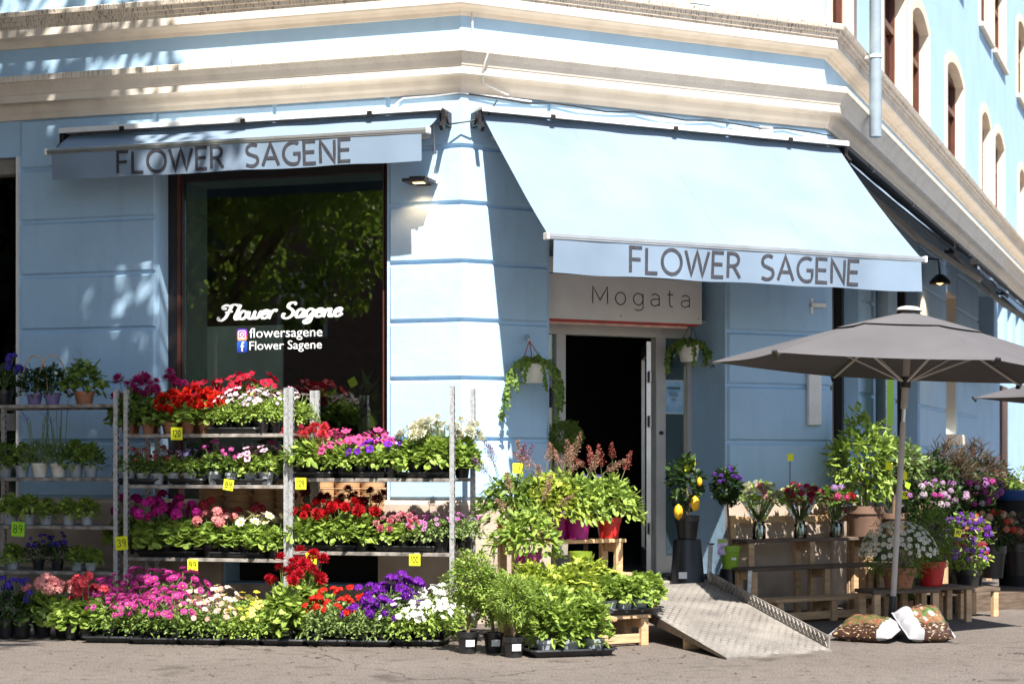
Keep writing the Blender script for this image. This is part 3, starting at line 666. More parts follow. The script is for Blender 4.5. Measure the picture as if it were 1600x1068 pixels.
# brush script drawn as thick splines
SCR = {
 'F': (.82, [[(.95,.98),(.75,1.06),(.45,.98),(.28,1.04),(.12,.9),(.2,.76),(.34,.82)], [(.62,1.0),(.5,.55),(.38,.15),(.18,-.04),(.0,.06),(.03,.2)], [(.3,.52),(.55,.56),(.72,.6)]]),
 'l': (.30, [[(.28,1.05),(.2,.6),(.12,.2),(.2,.02),(.34,.1)]]),
 'o': (.52, [[(.38,.56),(.2,.58),(.06,.36),(.1,.1),(.26,.02),(.42,.2),(.42,.44),(.3,.56),(.44,.46),(.58,.5)]]),
 'w': (.72, [[(.04,.56),(.06,.2),(.16,.03),(.3,.1),(.38,.54),(.36,.2),(.46,.03),(.62,.14),(.7,.5),(.8,.48)]]),
 'e': (.46, [[(.06,.3),(.3,.36),(.4,.5),(.28,.6),(.12,.48),(.08,.22),(.2,.03),(.36,.08),(.5,.24)]]),
 'r': (.46, [[(.12,.56),(.1,.3),(.06,.0)], [(.1,.3),(.2,.52),(.34,.6),(.44,.5)]]),
 'S': (.72, [[(.66,.92),(.5,1.08),(.28,1.0),(.24,.78),(.42,.62),(.58,.42),(.52,.14),(.28,-.02),(.06,.1),(.06,.28),(.18,.3)]]),
 'a': (.54, [[(.42,.5),(.26,.6),(.08,.4),(.1,.1),(.26,.04),(.42,.3)], [(.48,.58),(.42,.3),(.44,.06),(.6,.12)]]),
 'g': (.54, [[(.42,.5),(.26,.6),(.08,.4),(.1,.12),(.26,.08),(.42,.3)], [(.48,.58),(.42,.1),(.36,-.28),(.16,-.4),(.06,-.28),(.2,-.12),(.58,.16)]]),
 'n': (.58, [[(.1,.56),(.1,.3),(.06,.0)], [(.1,.3),(.24,.54),(.38,.54),(.38,.3),(.38,.08),(.5,.03),(.62,.16)]]),
}
def catmull(P, n=6):
    Q = [P[0]] + P + [P[-1]]; out = []
    for i in range(1, len(Q)-2):
        for j in range(n):
            t = j/n; out.append(tuple(.5*((2*Q[i][c]) + (-Q[i-1][c]+Q[i+1][c])*t + (2*Q[i-1][c]-5*Q[i][c]+4*Q[i+1][c]-Q[i+2][c])*t*t + (-Q[i-1][c]+3*Q[i][c]-3*Q[i+1][c]+Q[i+2][c])*t**3) for c in (0,1)))
    return out + [P[-1]]
def script_text(mb, text, x0, x1, za, zb, h, put):
    adv = 0; lay = []
    for ch in text:
        if ch == ' ': adv += .32; continue
        lay.append((ch, adv)); adv += SCR[ch][0] * .98
    sx = (x1 - x0) / (adv + .15)
    for ch, a in lay:
        for pl in SCR[ch][1]:
            q = catmull(pl); f = lambda x, y: (x0 + (a + x + y*.18) * sx, za + (zb - za) * (a + x) / adv + y * h)
            ribbon(mb, [f(*c) for c in q], lambda i, d: h * (.11 + .15 * abs(d.y) / max(1e-6, d.length)), put)
mb = MB(); put = lambda x, z: (x, -WO - .004, z)
script_text(mb, 'Flower Sagene', FL.u(341, WO), FL.u(537, WO), FL.z(340, 500, WO), FL.z(537, 494, WO), FL.z(340, 478, WO) - FL.z(340, 500, WO), put)
obj('script_lettering', mb.mesh('script_lettering', M_print), wl, WML)
for txt, xa, xb, yb, hpx in (('flowersagene', 390, 504, 527.5, 12), ('Flower Sagene', 390, 503, 546.5, 11.5)):
    me, m0, m1 = font_mesh(txt, 1, .0); me.materials.append(M_print)
    u0, z0 = FL.hit(xa, yb, WO); u1, z1 = FL.hit(xb, yb - 2.5, WO); k = (u1-u0)/(m1-m0)
    M = Matrix(((k,0,0,u0 - m0*k),(0,0,-1,-WO-.004),((z1-z0)/(m1-m0)*1.0, k*.92, 0, z0),(0,0,0,1)))
    me.transform(M); obj('text_line', me, wl, WML)
def icon_mat(name, ca, cb):
    m, nt, b = base_mat(name); N = nt.nodes; L = nt.links
    tc = N.new('ShaderNodeTexCoord'); sp = N.new('ShaderNodeSeparateXYZ'); L.new(tc.outputs['Generated'], sp.inputs[0])
    rp = N.new('ShaderNodeValToRGB'); e = rp.color_ramp.elements; e[0].color = (*ca[0], 1); e[1].color = (*ca[-1], 1)
    for i, c in enumerate(ca[1:-1]): x = e.new((i+1)/(len(ca)-1)); x.color = (*c, 1)
    L.new(sp.outputs['Z'], rp.inputs[0]); L.new(rp.outputs[0], b.inputs['Base Color']); b.inputs['Roughness'].default_value = .5
    return m
M_ig = icon_mat('camera_icon_print', [(.9,.35,.05),(.75,.02,.12),(.35,.02,.35),(.05,.03,.4)], None)
M_fb = icon_mat('letter_icon_print', [(.01,.02,.25),(.02,.12,.5)], None)
for k, (m, yb) in enumerate(((M_ig, 532), (M_fb, 550.5))):
    u0, z0 = FL.hit(370.5, yb, WO); u1 = FL.u(386.5, WO); w = u1 - u0; r = w * .2
    out = []
    for cx, cy, a in ((w-r, w*1.05-r, 0), (r, w*1.05-r, 90), (r, r, 180), (w-r, r, 270)): out += arc(cx, cy, r, r, a, a+90, 4)
    t_ = MB(); t_.add([(u0 + x, -WO - .003, z0 + y) for x, y in out], [tuple(range(len(out)))]); obj('icon', t_.mesh('icon', m), wl, WML)
    pmk = MB(); pt_ = lambda x, z: (u0 + x*w, -WO - .006, z0 + z*w)
    if k == 0:
        sq = []
        for cx, cy, a in ((.68,.7,0),(.32,.7,90),(.32,.34,180),(.68,.34,270)): sq += arc(cx, cy, .16, .16, a, a+90, 4)
        ribbon(pmk, sq + [sq[0]], .09, pt_); ribbon(pmk, arc(.5,.52,.16,.16,0,360,14), .09, pt_); ribbon(pmk, [(.64,.68),(.70,.68)], .06, pt_)
    else: ribbon(pmk, [(.72,.86),(.6,.88),(.52,.78),(.52,.1)], .14, pt_); ribbon(pmk, [(.36,.55),(.7,.55)], .12, pt_)
    obj('icon_mark', pmk.mesh('icon_mark', M_print), wl, WML)

# poster on the glass beside the door
M_poster = pm('blue_poster_print', (.45, .62, .80), .5, var=.3, scale=7, c2=(.12, .38, .62))
po = -.6 + .01; u0, z0 = FM.hit(1037.5, 645, po); u1, z1 = FM.hit(1067, 595, po)
ps = thing('poster', 'pale blue paper poster taped to the glass beside the door', 'poster', FM.pt((u0+u1)/2, po, z0), FM.a)
obj('paper', MB().box(-(u1-u0)/2, (u1-u0)/2, -.004, -.001, 0, z1-z0).mesh('paper', M_poster), ps)
obj('paper_margin', MB().box(-(u1-u0)/2 - .006, (u1-u0)/2 + .006, -.001, .003, -.006, z1-z0+.006).mesh('paper_margin', M_print), ps)
lm = MB()
for k, (a, zz, hh) in enumerate(((.7, .74, .02), (.55, .60, .006), (.45, .56, .006), (.5, .52, .006), (.2, .44, .006), (.35, .40, .006))):
    w = (u1-u0)*a/2; n = int(w / .008)
    for i in range(n):
        x = -w + 2*w*i/n; lm.add([(x,-.005,(z1-z0)*zz),(x+2*w/n*.7,-.005,(z1-z0)*zz),(x+2*w/n*.7,-.005,(z1-z0)*zz+hh),(x,-.005,(z1-z0)*zz+hh)], [(0,1,2,3)])
obj('print_lines', lm.mesh('print_lines', M_ink), ps)
# ------------------------------------------------------------------ ramp of tread plate
RA = [Vector((1.43,11.93,.012)), Vector((2.22,12.45,.012)), Vector((1.60,14.55,THR + .02)), Vector((.74,13.9,THR + .02))]
rp = thing('ramp', 'steel tread plate ramp leading from the pavement up to the shop door', 'ramp', RA[0])
M_tread = pm('worn_tread_plate', (.30, .275, .25), .5, metal=.25, var=.2, scale=3, bump=.2, bscale=90)
def rpt(s, t, h=0):   # s across 0..1, t along 0..1
    p = RA[0].lerp(RA[1], s).lerp(RA[3].lerp(RA[2], s), t); return Vector((p.x, p.y, p.z + h)) - RA[0]
pl = MB(); n = 8
top = [rpt(s, t) for t in [i/n for i in range(n+1)] for s in (0, 1)]
bot = [p - Vector((0,0,.012)) for p in top]; k = len(top)
pl.add(top + bot, [(2*i, 2*i+1, 2*i+3, 2*i+2) for i in range(n)] + [(k+2*i, k+2*i+2, k+2*i+3, k+2*i+1) for i in range(n)] + [(2*i, 2*i+2, k+2*i+2, k+2*i) for i in range(n)] + [(2*i+1, k+2*i+1, k+2*i+3, 2*i+3) for i in range(n)] + [(0, k, k+1, 1)])
obj('plate', pl.mesh('plate', pm('dirty_tread_grooves', (.24, .215, .19), .7, metal=.1, var=.3, scale=4)), rp)
bm_ = MB(); NA, NL = 13, 40
for i in range(NA):
    for j in range(NL):
        s, t = min(1 - .43/NA, max(.43/NA, (i + .5 + (.25 if j % 2 else -.25)) / NA)), min(1 - .73/NL, max(.73/NL, (j + .5) / NL))
        c = rpt(s, t, .007); a = (rpt(min(1, s + .42/NA), t) - rpt(s, t)); b = (rpt(s, min(1, t + .72/NL)) - rpt(s, t)); b2 = b * 1.0
        q = [rpt(s, t, .0005) + a, rpt(s, t, .0005) + b2, rpt(s, t, .0005) - a, rpt(s, t, .0005) - b2, c]
        bm_.add(q, [(0,1,4),(1,2,4),(2,3,4),(3,0,4)])
o = obj('tread_pattern', bm_.mesh('tread_pattern', M_tread), rp); o['kind'] = 'stuff'
fl_ = MB(); h = .085
fl_.add([rpt(1, t, dz_) for t in (.02, 1) for dz_ in (0, h)] + [rpt(1.012, t, dz_) for t in (.02, 1) for dz_ in (0, h)], [(0,2,3,1),(4,5,7,6),(1,3,7,5),(0,1,5,4),(2,6,7,3)])
obj('side_flange', fl_.mesh('side_flange', M_tread), rp)
xs = MB()
for j in range(30):
    t0, t1 = .03 + .95*j/30, .03 + .95*(j+1)/30
    for (ta, tb, ha, hb) in ((t0, t1, .008, h - .008), (t0, t1, h - .008, .008)):
        xs.bar(rpt(.996, ta, ha), rpt(.996, tb, hb), .006, .006)
o = obj('flange_pattern', xs.mesh('flange_pattern', M_tread), rp); o['kind'] = 'stuff'
sk = MB(); sk.add([rpt(-.004, t, d) for t in (0.01, 1) for d in (-.002, -.11)] + [rpt(.04, t, d) for t in (.01, 1) for d in (-.002, -.11)], [(0,1,3,2),(4,6,7,5),(1,5,7,3)])
for v in range(len(sk.v)): sk.v[v] = (sk.v[v][0], sk.v[v][1], max(sk.v[v][2], -.011))
obj('edge_board', sk.mesh('edge_board', M_wood_dark), rp)
c = rpt(.08, .34); obj('support_block', MB().box(c.x - .05, c.x + .06, c.y - .05, c.y + .05, -.012, c.z - .03).mesh('support_block', M_wood, bevel=.004), rp)
c = rpt(.9, .7); obj('support_block', MB().box(c.x - .05, c.x + .05, c.y - .05, c.y + .05, -.012, c.z - .03).mesh('support_block', M_wood_dark, bevel=.004), rp)
for px, pyb, pyt, lab in ((1107, 905, 850, 'short upright metal post by the wall near the lemon tree bucket'), (1170, 940, 890, 'short upright metal post beside the left end of the wooden rack')):
    d = 15.35 if px < 1120 else 14.75; b = at(px - 2, pyb, d); tp = at(px + 1.5, pyt, d); b.z = max(.0, b.z)
    t = thing('metal_post', lab, 'post', (b.x, b.y, 0)); hh = tp.z
    obj('channel', MB().box(-.018, .018, -.012, .012, 0, hh).mesh('channel', M_galv, bevel=.003), t, RY(.05)); obj('cap', MB().box(-.028, .028, -.02, .02, hh, hh + .012).mesh('cap', M_dark), t, RY(.05))

# ------------------------------------------------------------------ plant trolleys
TA = R(-15.0); TU = Vector((cos(TA), sin(TA), 0)); TV = Vector((-sin(TA), cos(TA), 0))
M_shelf = pm('scuffed_shelf_edge', (.32, .29, .26), .6, metal=.2, var=.35, scale=14)
class Trolley: pass
def trolley(label, fr_px, fr_d, width, zs, depth=.56):
    p = at(fr_px, HZ, fr_d); p.z = 0; t = thing('plant_trolley', label, 'plant trolley', p, TA, 'steel plant trolleys')
    tr = Trolley(); tr.t = t; tr.o = p; tr.w = width; tr.zs = zs; tr.depth = depth
    for x in (-width, 0):
        for y in (0, depth):
            pb = MB(); pb.box(x - .018, x + .018, y - .003, y, .05, 1.9); pb.box(x - .018, x - .014, y, y + .03, .05, 1.9); pb.box(x + .014, x + .018, y, y + .03, .05, 1.9)
            for k in range(34): pb.box(x + .018, x + .0195, y + .008, y + .022, .15 + k*.05, .175 + k*.05, 1)
            obj('post', pb.mesh('post', [M_galv, M_dark]), t)
            obj('castor', MB().lathe([(.0,-.03),(.045,-.028),(.05,-.02),(.05,.02),(.045,.028),(0,.03)], 14).mesh('castor', M_black, smooth=40), t, T(x, y + .015, .05) @ RY(pi/2))
    for z in [.13] + list(zs):
        sb = MB(); sb.box(-width + .02, -.02, .005, depth - .005, z - .012, z); sb.box(-width + .02, -.02, -.006, .003, z - .026, z + .002); sb.box(-width + .02, -.02, depth - .003, depth + .006, z - .026, z + .002)
        obj('shelf', sb.mesh('shelf', M_shelf, bevel=.002), t)
    return tr
T2 = trolley('right-hand steel plant trolley with two open shelves beside the corner', 706, 13.7, 1.32, (.62, 1.19))
q = T2.o + TU * (-1.32 - .04); T1 = trolley('middle steel plant trolley with three shelves in front of the shop window', pix((q.x, q.y, EYE))[0], q.y, 1.38, (.555, 1.135, 1.54))
q = T1.o + TU * (-1.38 - .09); T0 = trolley('steel plant trolley in the shade at the left edge', pix((q.x, q.y, EYE))[0], q.y, 1.35, (.43, .80, 1.19, 1.785))
def tpos(tr, px, row, z):
    """point on a trolley shelf: row = distance behind its front edge, column from the photograph"""
    o = tr.o + TV * row; r = ray(px, HZ); nn = Vector((TV.x, TV.y, 0)); d = o.dot(nn) / (r.x*nn.x + r.y*nn.y); p = r * d; return Vector((p.x, p.y, z))

# ------------------------------------------------------------------ wooden stands
def stand(label, o, ang, L, tiers, back=None, dark_top=False, group='stepped wooden flower stands', legs=(0, 1)):
    """tiers: (y front, depth, z top); local x 0..L"""
    t = thing('flower_stand', label, 'stand', o, ang, group); rnd = random.Random(len(label))
    for i, (y, dp, z, x0, x1) in enumerate(tiers):
        nb = max(1, round(dp / .12))
        for k in range(nb):
            a, b = y + dp*k/nb + .003, y + dp*(k+1)/nb - .003
            obj('plank', MB().box(x0 - .03 + rnd.uniform(-.01,.01), x1 + .03 + rnd.uniform(-.01,.01), a, b, z - .028, z).mesh('plank', M_wood_dark if (dark_top and i < 2) else M_wood, bevel=.003), t)
        for x in ([x0 + .03, x1 - .03] if x1 - x0 < 1.15 else [x0 + .03, (x0+x1)/2, x1 - .03]):
            for yy in (y + .025, y + dp - .03):
                obj('leg', MB().box(x - .03, x + .03, yy - .02, yy + .022, 0, z - .03).mesh('leg', M_wood, bevel=.003), t)
            obj('cross_rail', MB().box(x - .015, x + .015, y + .05, y + dp - .055, z - .10, z - .03).mesh('cross_rail', M_wood, bevel=.003), t)
        if i == len(tiers) - 1: obj('stretcher', MB().box(x0 + .06, x1 - .06, y + .03, y + .055, .02, .085).mesh('stretcher', M_wood, bevel=.003), t)
    if back:
        y, z0, z1 = back
        for x in (tiers[0][3] + .03, tiers[0][4] - .03): obj('back_post', MB().box(x - .03, x + .03, y, y + .04, 0, z1).mesh('back_post', M_wood, bevel=.003), t)
        obj('back_rail', MB().box(tiers[0][3] + .06, tiers[0][4] - .06, y + .006, y + .03, z1 - .07, z1 - .01).mesh('back_rail', M_wood, bevel=.003), t)
    return t
SA = R(30); so_ = ground(1007, 1008); so_ = so_ - Vector((cos(SA), sin(SA), 0)) * 1.02
SU, SV = Vector((cos(SA), sin(SA), 0)), Vector((-sin(SA), cos(SA), 0))
stand_a = stand('stepped raw wood flower stand to the left of the doorway', so_, SA, 1.0, [(.62, .26, .74, .30, 1.25), (.32, .26, .50, .16, 1.14), (0, .28, .225, 0.08, 1.06)])
KA = R(32); ko = ground(1213, 975); KU, KV = Vector((cos(KA), sin(KA), 0)), Vector((-sin(KA), cos(KA), 0))
stand_b = stand('stepped wooden flower stand right of the door, carrying three bouquets', ko, KA, 1.4, [(.58, .24, .66, .2, 1.62), (.30, .24, .44, 0, 1.66), (0, .26, .20, 0.03, 1.25)], back=(.83, 0, .86), dark_top=True)
def spos(o, U, V, px, y, z):
    q = o + V * y; r = ray(px, HZ); d = q.dot(V) / (r.x*V.x + r.y*V.y); p = r * d; return Vector((p.x, p.y, z))
A_ = lambda px, y, z: spos(so_, SU, SV, px, y, z)
B_ = lambda px, y, z: spos(ko, KU, KV, px, y, z)

# ------------------------------------------------------------------ parasols
def parasol(label, o, rot, tilt, Rr=1.5, zc=2.02, za=2.44):
    t = thing('parasol', label, 'parasol', o, 0, 'grey hexagonal parasols'); TM = RY(tilt)
    cor = [rot + R(60*i) for i in range(6)]
    def rib(i, s): a = cor[i % 6]; r = Rr*s; return Vector((r*cos(a), r*sin(a), za - (za - zc)*(s**1.12)))
    def canopy(s0, s1, lift, sag, hang=0):
        mb = MB(); NS, NT = 8, 8
        for i in range(6):
            vs_ = []
            for a in range(NT+1):
                s = s0 + (s1-s0)*a/NT
                for b in range(NS+1):
                    w = b/NS; p = rib(i, s).lerp(rib(i+1, s), w); k = 4*w*(1-w)
                    p *= 1; p.z += lift - sag*s*k*sin(pi*min(1, s*.9)); 
                    if hang: c = (1 - hang*k*(a/NT)); p.x *= c; p.y *= c
                    vs_.append(p)
            mb.add(vs_, [(a*(NS+1)+b, (a+1)*(NS+1)+b, (a+1)*(NS+1)+b+1, a*(NS+1)+b+1) for a in range(NT) for b in range(NS)])
        return mb
    obj('canopy', canopy(.06, 1, 0, .035, .03).mesh('canopy', M_grey_cloth, smooth=50), t, TM)
    obj('vent_cap', canopy(.0, .36, .012, .0, .06).mesh('vent_cap', M_grey_cloth, smooth=50), t, TM)
    pp = MB()
    for i in range(6): pp.tube([rib(i, .36).lerp(rib(i+1, .36), w/8) * 1 * 1 + Vector((0,0,.028)) for w in range(9)], .004, 4)
    for k_, v in enumerate(pp.v): pass
    for i in range(6):
        a = rib(i, .04) - Vector((0,0,.02)); b = rib(i, 1.0) - Vector((0,0,.015)); m = rib(i, .5) - Vector((0,0,.018))
        obj('rib', MB().bar(a, m, .018, .012).bar(m, b, .018, .012).mesh('rib', M_offwhite), t, TM)
        obj('strut', MB().bar(m, (0.02*cos(cor[i]), .02*sin(cor[i]), za - .52), .014, .012).mesh('strut', M_offwhite), t, TM)
        e = rib(i, 1.0); obj('rib_tip', MB().bar(e * .985 - Vector((0,0,.008)), e * 1.012 - Vector((0,0,.014)), .035, .02).mesh('rib_tip', M_black), t, TM)
        hem = MB(); 
    M_pole = pm('parasol_pole', (.40, .36, .34), .5, var=.06)
    obj('pole', MB().tube([(0,0,.30),(0,0,1.62)], .022, 14).mesh('pole', M_pole, smooth=50), t, TM)
    obj('pole_joint', MB().tube([(0,0,1.60),(0,0,1.72)], .016, 12).mesh('pole_joint', M_alu, smooth=50), t, TM)
    obj('upper_pole', MB().tube([(0,0,1.72),(0,0,za + .0)], .026, 14).mesh('upper_pole', M_pole, smooth=50), t, TM)
    obj('runner', MB().tube([(0,0,za - .56),(0,0,za - .48)], .04, 14).mesh('runner', M_black, smooth=50), t, TM)
    obj('finial', MB().lathe([(.10, za + .02), (.09, za + .04), (.05, za + .052), (0, za + .055)], 16, cap0=False).mesh('finial', M_offwhite, smooth=40), t, TM)
    obj('base_sleeve', MB().tube([(0,0,.04),(0,0,.31)], .03, 14).mesh('base_sleeve', M_black, smooth=50), t, TM)
    obj('base', MB().lathe([(.16, 0), (.16, .03), (.05, .05), (.03, .05)], 20).mesh('base', M_black, smooth=30), t)
    return t
pc = at(1392, HZ, 13.5); pc.z = 0
parasol('large grey parasol with a vent cap, standing over the flower stand', pc, R(161), R(3.3))
pc2 = Vector((5.62, 16.05, 0))
parasol('second grey parasol partly cut off at the right edge, farther along the street', pc2, R(165), R(2), zc=1.86, za=2.27)

# ------------------------------------------------------------------ soil bags
def bag_mat():
    m, nt, b = base_mat('printed_bag'); N = nt.nodes; L = nt.links
    tc = N.new('ShaderNodeTexCoord'); sp = N.new('ShaderNodeSeparateXYZ'); L.new(tc.outputs['Object'], sp.inputs[0])
    v = N.new('ShaderNodeTexNoise'); v.inputs['Scale'].default_value = 17; v.inputs['Detail'].default_value = 5; L.new(tc.outputs['Object'], v.inputs['Vector'])
    rp_ = N.new('ShaderNodeValToRGB'); e = rp_.color_ramp.elements
    e[0].color = (.03,.012,.008,1); e[0].position = .3; e[1].color = (.5,.42,.28,1); e[1].position = .72
    for ps, c in ((.40, (.06,.10,.03)), (.45, (.10,.14,.05)), (.48, (.10,.05,.02)), (.52, (.26,.06,.05)), (.55, (.2,.13,.05)), (.58, (.08,.035,.02)), (.63, (.28,.22,.12)), (.66, (.10,.12,.04))): x = e.new(ps); x.color = (*c, 1)
    L.new(v.outputs['Fac'], rp_.inputs[0])
    mp = N.new('ShaderNodeMapping'); mp.inputs['Scale'].default_value = (30, 95, 1); L.new(tc.outputs['Object'], mp.inputs[0]); w = N.new('ShaderNodeTexNoise'); w.inputs['Scale'].default_value = 1; w.inputs['Detail'].default_value = 2; L.new(mp.outputs[0], w.inputs['Vector'])
    wr = N.new('ShaderNodeMapRange'); wr.inputs[1].default_value = .6; wr.inputs[2].default_value = .62; L.new(w.outputs['Fac'], wr.inputs[0])
    ab = N.new('ShaderNodeMath'); ab.operation = 'ABSOLUTE'; sh = N.new('ShaderNodeMath'); sh.operation = 'SUBTRACT'; sh.inputs[1].default_value = .03; L.new(sp.outputs['Y'], sh.inputs[0]); L.new(sh.outputs[0], ab.inputs[0])
    bd = N.new('ShaderNodeMapRange'); bd.inputs[1].default_value = .085; bd.inputs[2].default_value = .075; L.new(ab.outputs[0], bd.inputs[0])
    m1 = N.new('ShaderNodeMix'); m1.data_type = 'RGBA'; m1.inputs['A'].default_value = (.042,.018,.011,1); m1.inputs['B'].default_value = (.42,.33,.2,1); L.new(wr.outputs[0], m1.inputs['Factor'])
    m2 = N.new('ShaderNodeMix'); m2.data_type = 'RGBA'; L.new(bd.outputs[0], m2.inputs['Factor']); L.new(m1.outputs['Result'], m2.inputs['A']); L.new(rp_.outputs[0], m2.inputs['B'])
    L.new(m2.outputs['Result'], b.inputs['Base Color']); b.inputs['Roughness'].default_value = .32; return m
M_bag = bag_mat(); M_bagw = pm('white_bag_film', (.33, .33, .35), .35, var=.06)
def soil_bag(label, p, rz, L_, W_, H_, seed, lean, white):
    t = thing('soil_bag', label, 'bag', p, rz, 'bags of potting soil on the pavement'); rnd = random.Random(seed); mb = MB(); NX, NY = 34, 24
    ph = [rnd.uniform(0, 6) for _ in range(8)]
    for sgn in (1, -1):
        b = len(mb.v)
        for i in range(NX+1):
            for j in range(NY+1):
                x, y = 2*i/NX - 1, 2*j/NY - 1
                k = max(0, 1 - abs(x)**4) ** .75 * max(0, 1 - abs(y)**6) ** .5
                cr = .010*sin(16*y + 3*x + ph[0])*abs(x)**2 + .008*abs(sin(4*x - 5*y + ph[1])) + .006*sin(11*x + 8*y + ph[2]) + .012*sin(2.5*x + 2*y + ph[3])
                z = H_*.5 + sgn*H_*.5*k*(1 + .15*sin(2*y + ph[4])) + cr*(1 if sgn > 0 else .3)*k**.3
                mb.v.append((x*L_/2*(1 + .012*sin(9*y + ph[5])), y*W_/2*(1 - .05*x*x + .015*sin(7*x + ph[6])) , max(0, z)))
        for i in range(NX):
            for j in range(NY):
                q = (i*(NY+1)+j, (i+1)*(NY+1)+j, (i+1)*(NY+1)+j+1, i*(NY+1)+j+1); q = q if sgn > 0 else q[::-1]
                xc = 2*(i+.5)/NX - 1; mb.f.append(tuple(b + a_ for a_ in q)); mb.m.append(1 if (xc < white[0] or xc > white[1]) else 0)
    LM_ = T(0, -W_/2, 0) @ RX(lean) @ T(0, W_/2, 0)
    LM_ = T(0, 0, -min((LM_ @ Vector(v)).z for v in mb.v)) @ LM_
    obj('bag_body', mb.mesh('bag_body', [M_bag, M_bagw], smooth=80), t, LM_)
    for sx in (-1, 1): obj('seam', MB().box(min(sx*L_*.49, sx*L_*.525), max(sx*L_*.49, sx*L_*.525), -W_*.45, W_*.45, H_*.5 - .003, H_*.5 + .003).mesh('seam', M_bagw), t, LM_)
    return t
soil_bag('soil bag with its white end to the right, nearer the ramp', ground(1357, 1000), R(-34), .46, .34, .12, 4, R(14), (-.93, .56))
soil_bag('soil bag with its broad white end to the left, farther from the ramp', ground(1437, 1000), R(14), .36, .36, .14, 9, R(30), (-.42, .93))

# ------------------------------------------------------------------ price cards
def price(label, p, text, w=.095, rz=0, tilt=0, lime=False, stick=0, roll=0, group='neon price cards'):
    t = thing('price_card', label, 'price card', p, rz, group); M = RX(tilt) @ RY(roll)
    obj('card', MB().box(-w/2, w/2, -.001, .001, -w*.5, w*.5).mesh('card', M_lime if lime else M_yellow), t, M)
    if text:
        mb = MB(); stroke_text(mb, text, -w*.32, w*.32, -w*.25, w*.52, .006, lambda x, z: (x, -.003, z), gap=.25); obj('digits', mb.mesh('digits', M_ink), t, M)
    if stick: obj('stick', MB().tube([(0, .004, w*.45), (0, .006, -w*.5), (0, .006, -w*.5 - stick)], .004, 6).mesh('stick', M_black), t, M)
    return t
TF = -.02
def tcard(tr, px, py, text, lab, **k):
    q = tpos(tr, px, TF, 0); z = EYE + (HZ - py) / FPX * q.y; q.z = z; price(lab, q, text, rz=TA + k.pop('rz', 0), **k)
tcard(T1, 276, 677, '120', 'yellow card reading 120 on the top shelf of the middle trolley', w=.1)
tcard(T1, 357, 757, '89', 'yellow card reading 89 on the second shelf of the middle trolley', w=.085, roll=.15)
tcard(T1, 190, 848, '39', 'wide yellow card reading 39 at the left post of the middle trolley', w=.11, roll=-.08)
tcard(T1, 301, 882, '99', 'yellow card reading 99 under the third shelf of the middle trolley', w=.09)
tcard(T2, 470, 755, '129', 'yellow card reading 129 under the upper shelf of the right trolley', w=.09)
tcard(T2, 486, 872, '89', 'yellow card reading 89 under the red dahlias on the right trolley', w=.09)
tcard(T2, 648, 874, '100', 'yellow card reading 100 under the lower shelf of the right trolley', w=.09)
tcard(T0, 28, 826, '89', 'green card reading 89 in the shade at the left edge', w=.12, lime=True, roll=.05)
q = FL.pt(FL.u(551), .0, FL.z(551, 597)); price('tilted yellow card on a stick inside the shop window', FL.pt(FL.u(551, -.3), -.3, FL.z(551, 597, -.3)), '', w=.075, rz=FL.a, roll=-.5, stick=.5)
price('yellow card on a stick among the astilbes at the lit wall', A_(809, .7, EYE + (HZ-731)/FPX*13.5), '', w=.075, rz=SA*.3, stick=.3)
q = at(1078, 725, 15.1); price('yellow card reading 59 on the lemon tree', q, '59', w=.105, rz=R(20), roll=-.05)
q = at(1235, 714, 15.2); price('yellow card on a thin black stick above the middle bouquet', q, '', w=.06, rz=R(25), stick=.29)
for k, (px, py, d, lab, rt) in enumerate(((1412, 743, 15.1, 'yellow card beside the parasol pole, uppermost of the pair on the right', ''), (1414, 773, 15.1, 'yellow card low beside the parasol pole, above the daisy bush', '9'), (1389, 728, 15.2, 'yellow card half hidden in the leafy shrub left of the parasol pole', ''), (1497, 832, 14.7, 'yellow card reading 197 in front of the purple flowers', '197'), (1418, 758, 15.3, 'lime card standing edge-on between the two cards right of the pole', ''))):
    price(lab, at(px, py, d), rt, w=.065 if k != 4 else .05, rz=R(20), roll=.12*(k-1), lime=(k == 4), stick=.1)
# ------------------------------------------------------------------ plants: leaf, bloom and pot meshes
def rv(rnd): 
    while True:
        v = Vector((rnd.uniform(-1,1), rnd.uniform(-1,1), rnd.uniform(-1,1)))
        if .05 < v.length < 1: return v.normalized()
def leaf(mb, p, d, L, W, rnd, droop=.3, mi=0, shape='ov'):
    d = d.normalized(); side = d.cross(Vector((0,0,1)))
    side = side.normalized() if side.length > 1e-3 else Vector((1,0,0))
    side = (Matrix.Rotation(rnd.uniform(-.7,.7), 3, d) @ side); up = side.cross(d)
    dn = -up * droop * L; b = len(mb.v)
    if shape == 'ov': prof = ((.32, .5, .06), (.68, .42, -.12))
    elif shape == 'thin': prof = ((.3, .5, .03), (.7, .4, -.1))
    else: prof = ((.25, .5, .1), (.75, .52, -.05))
    vs_ = [p]
    for t, w, h in prof:
        c = p + d*(L*t) + up*(h*L*.5) + dn*(t*t)
        vs_ += [c - side*(W*w), c + up*(-.06*L), c + side*(W*w)]
    vs_.append(p + d*L + dn)
    mb.add(vs_, [(0,3,2),(0,2,1),(1,2,5,4),(2,3,6,5),(4,5,7),(5,6,7)], mi)
def petal(mb, p, d, n, L, W, mi=0, cup=.2):
    d = d.normalized(); n = (n - d*n.dot(d)); n = n.normalized() if n.length > 1e-4 else Vector((0,0,1)); s = d.cross(n)
    mb.add([p, p + d*(L*.55) - s*(W*.5) + n*(cup*L*.3), p + d*(L*.55) + s*(W*.5) + n*(cup*L*.3), p + d*L - s*(W*.18) + n*(cup*L), p + d*L + s*(W*.18) + n*(cup*L)], [(0,2,1),(1,2,4,3)], mi)
PM = {}
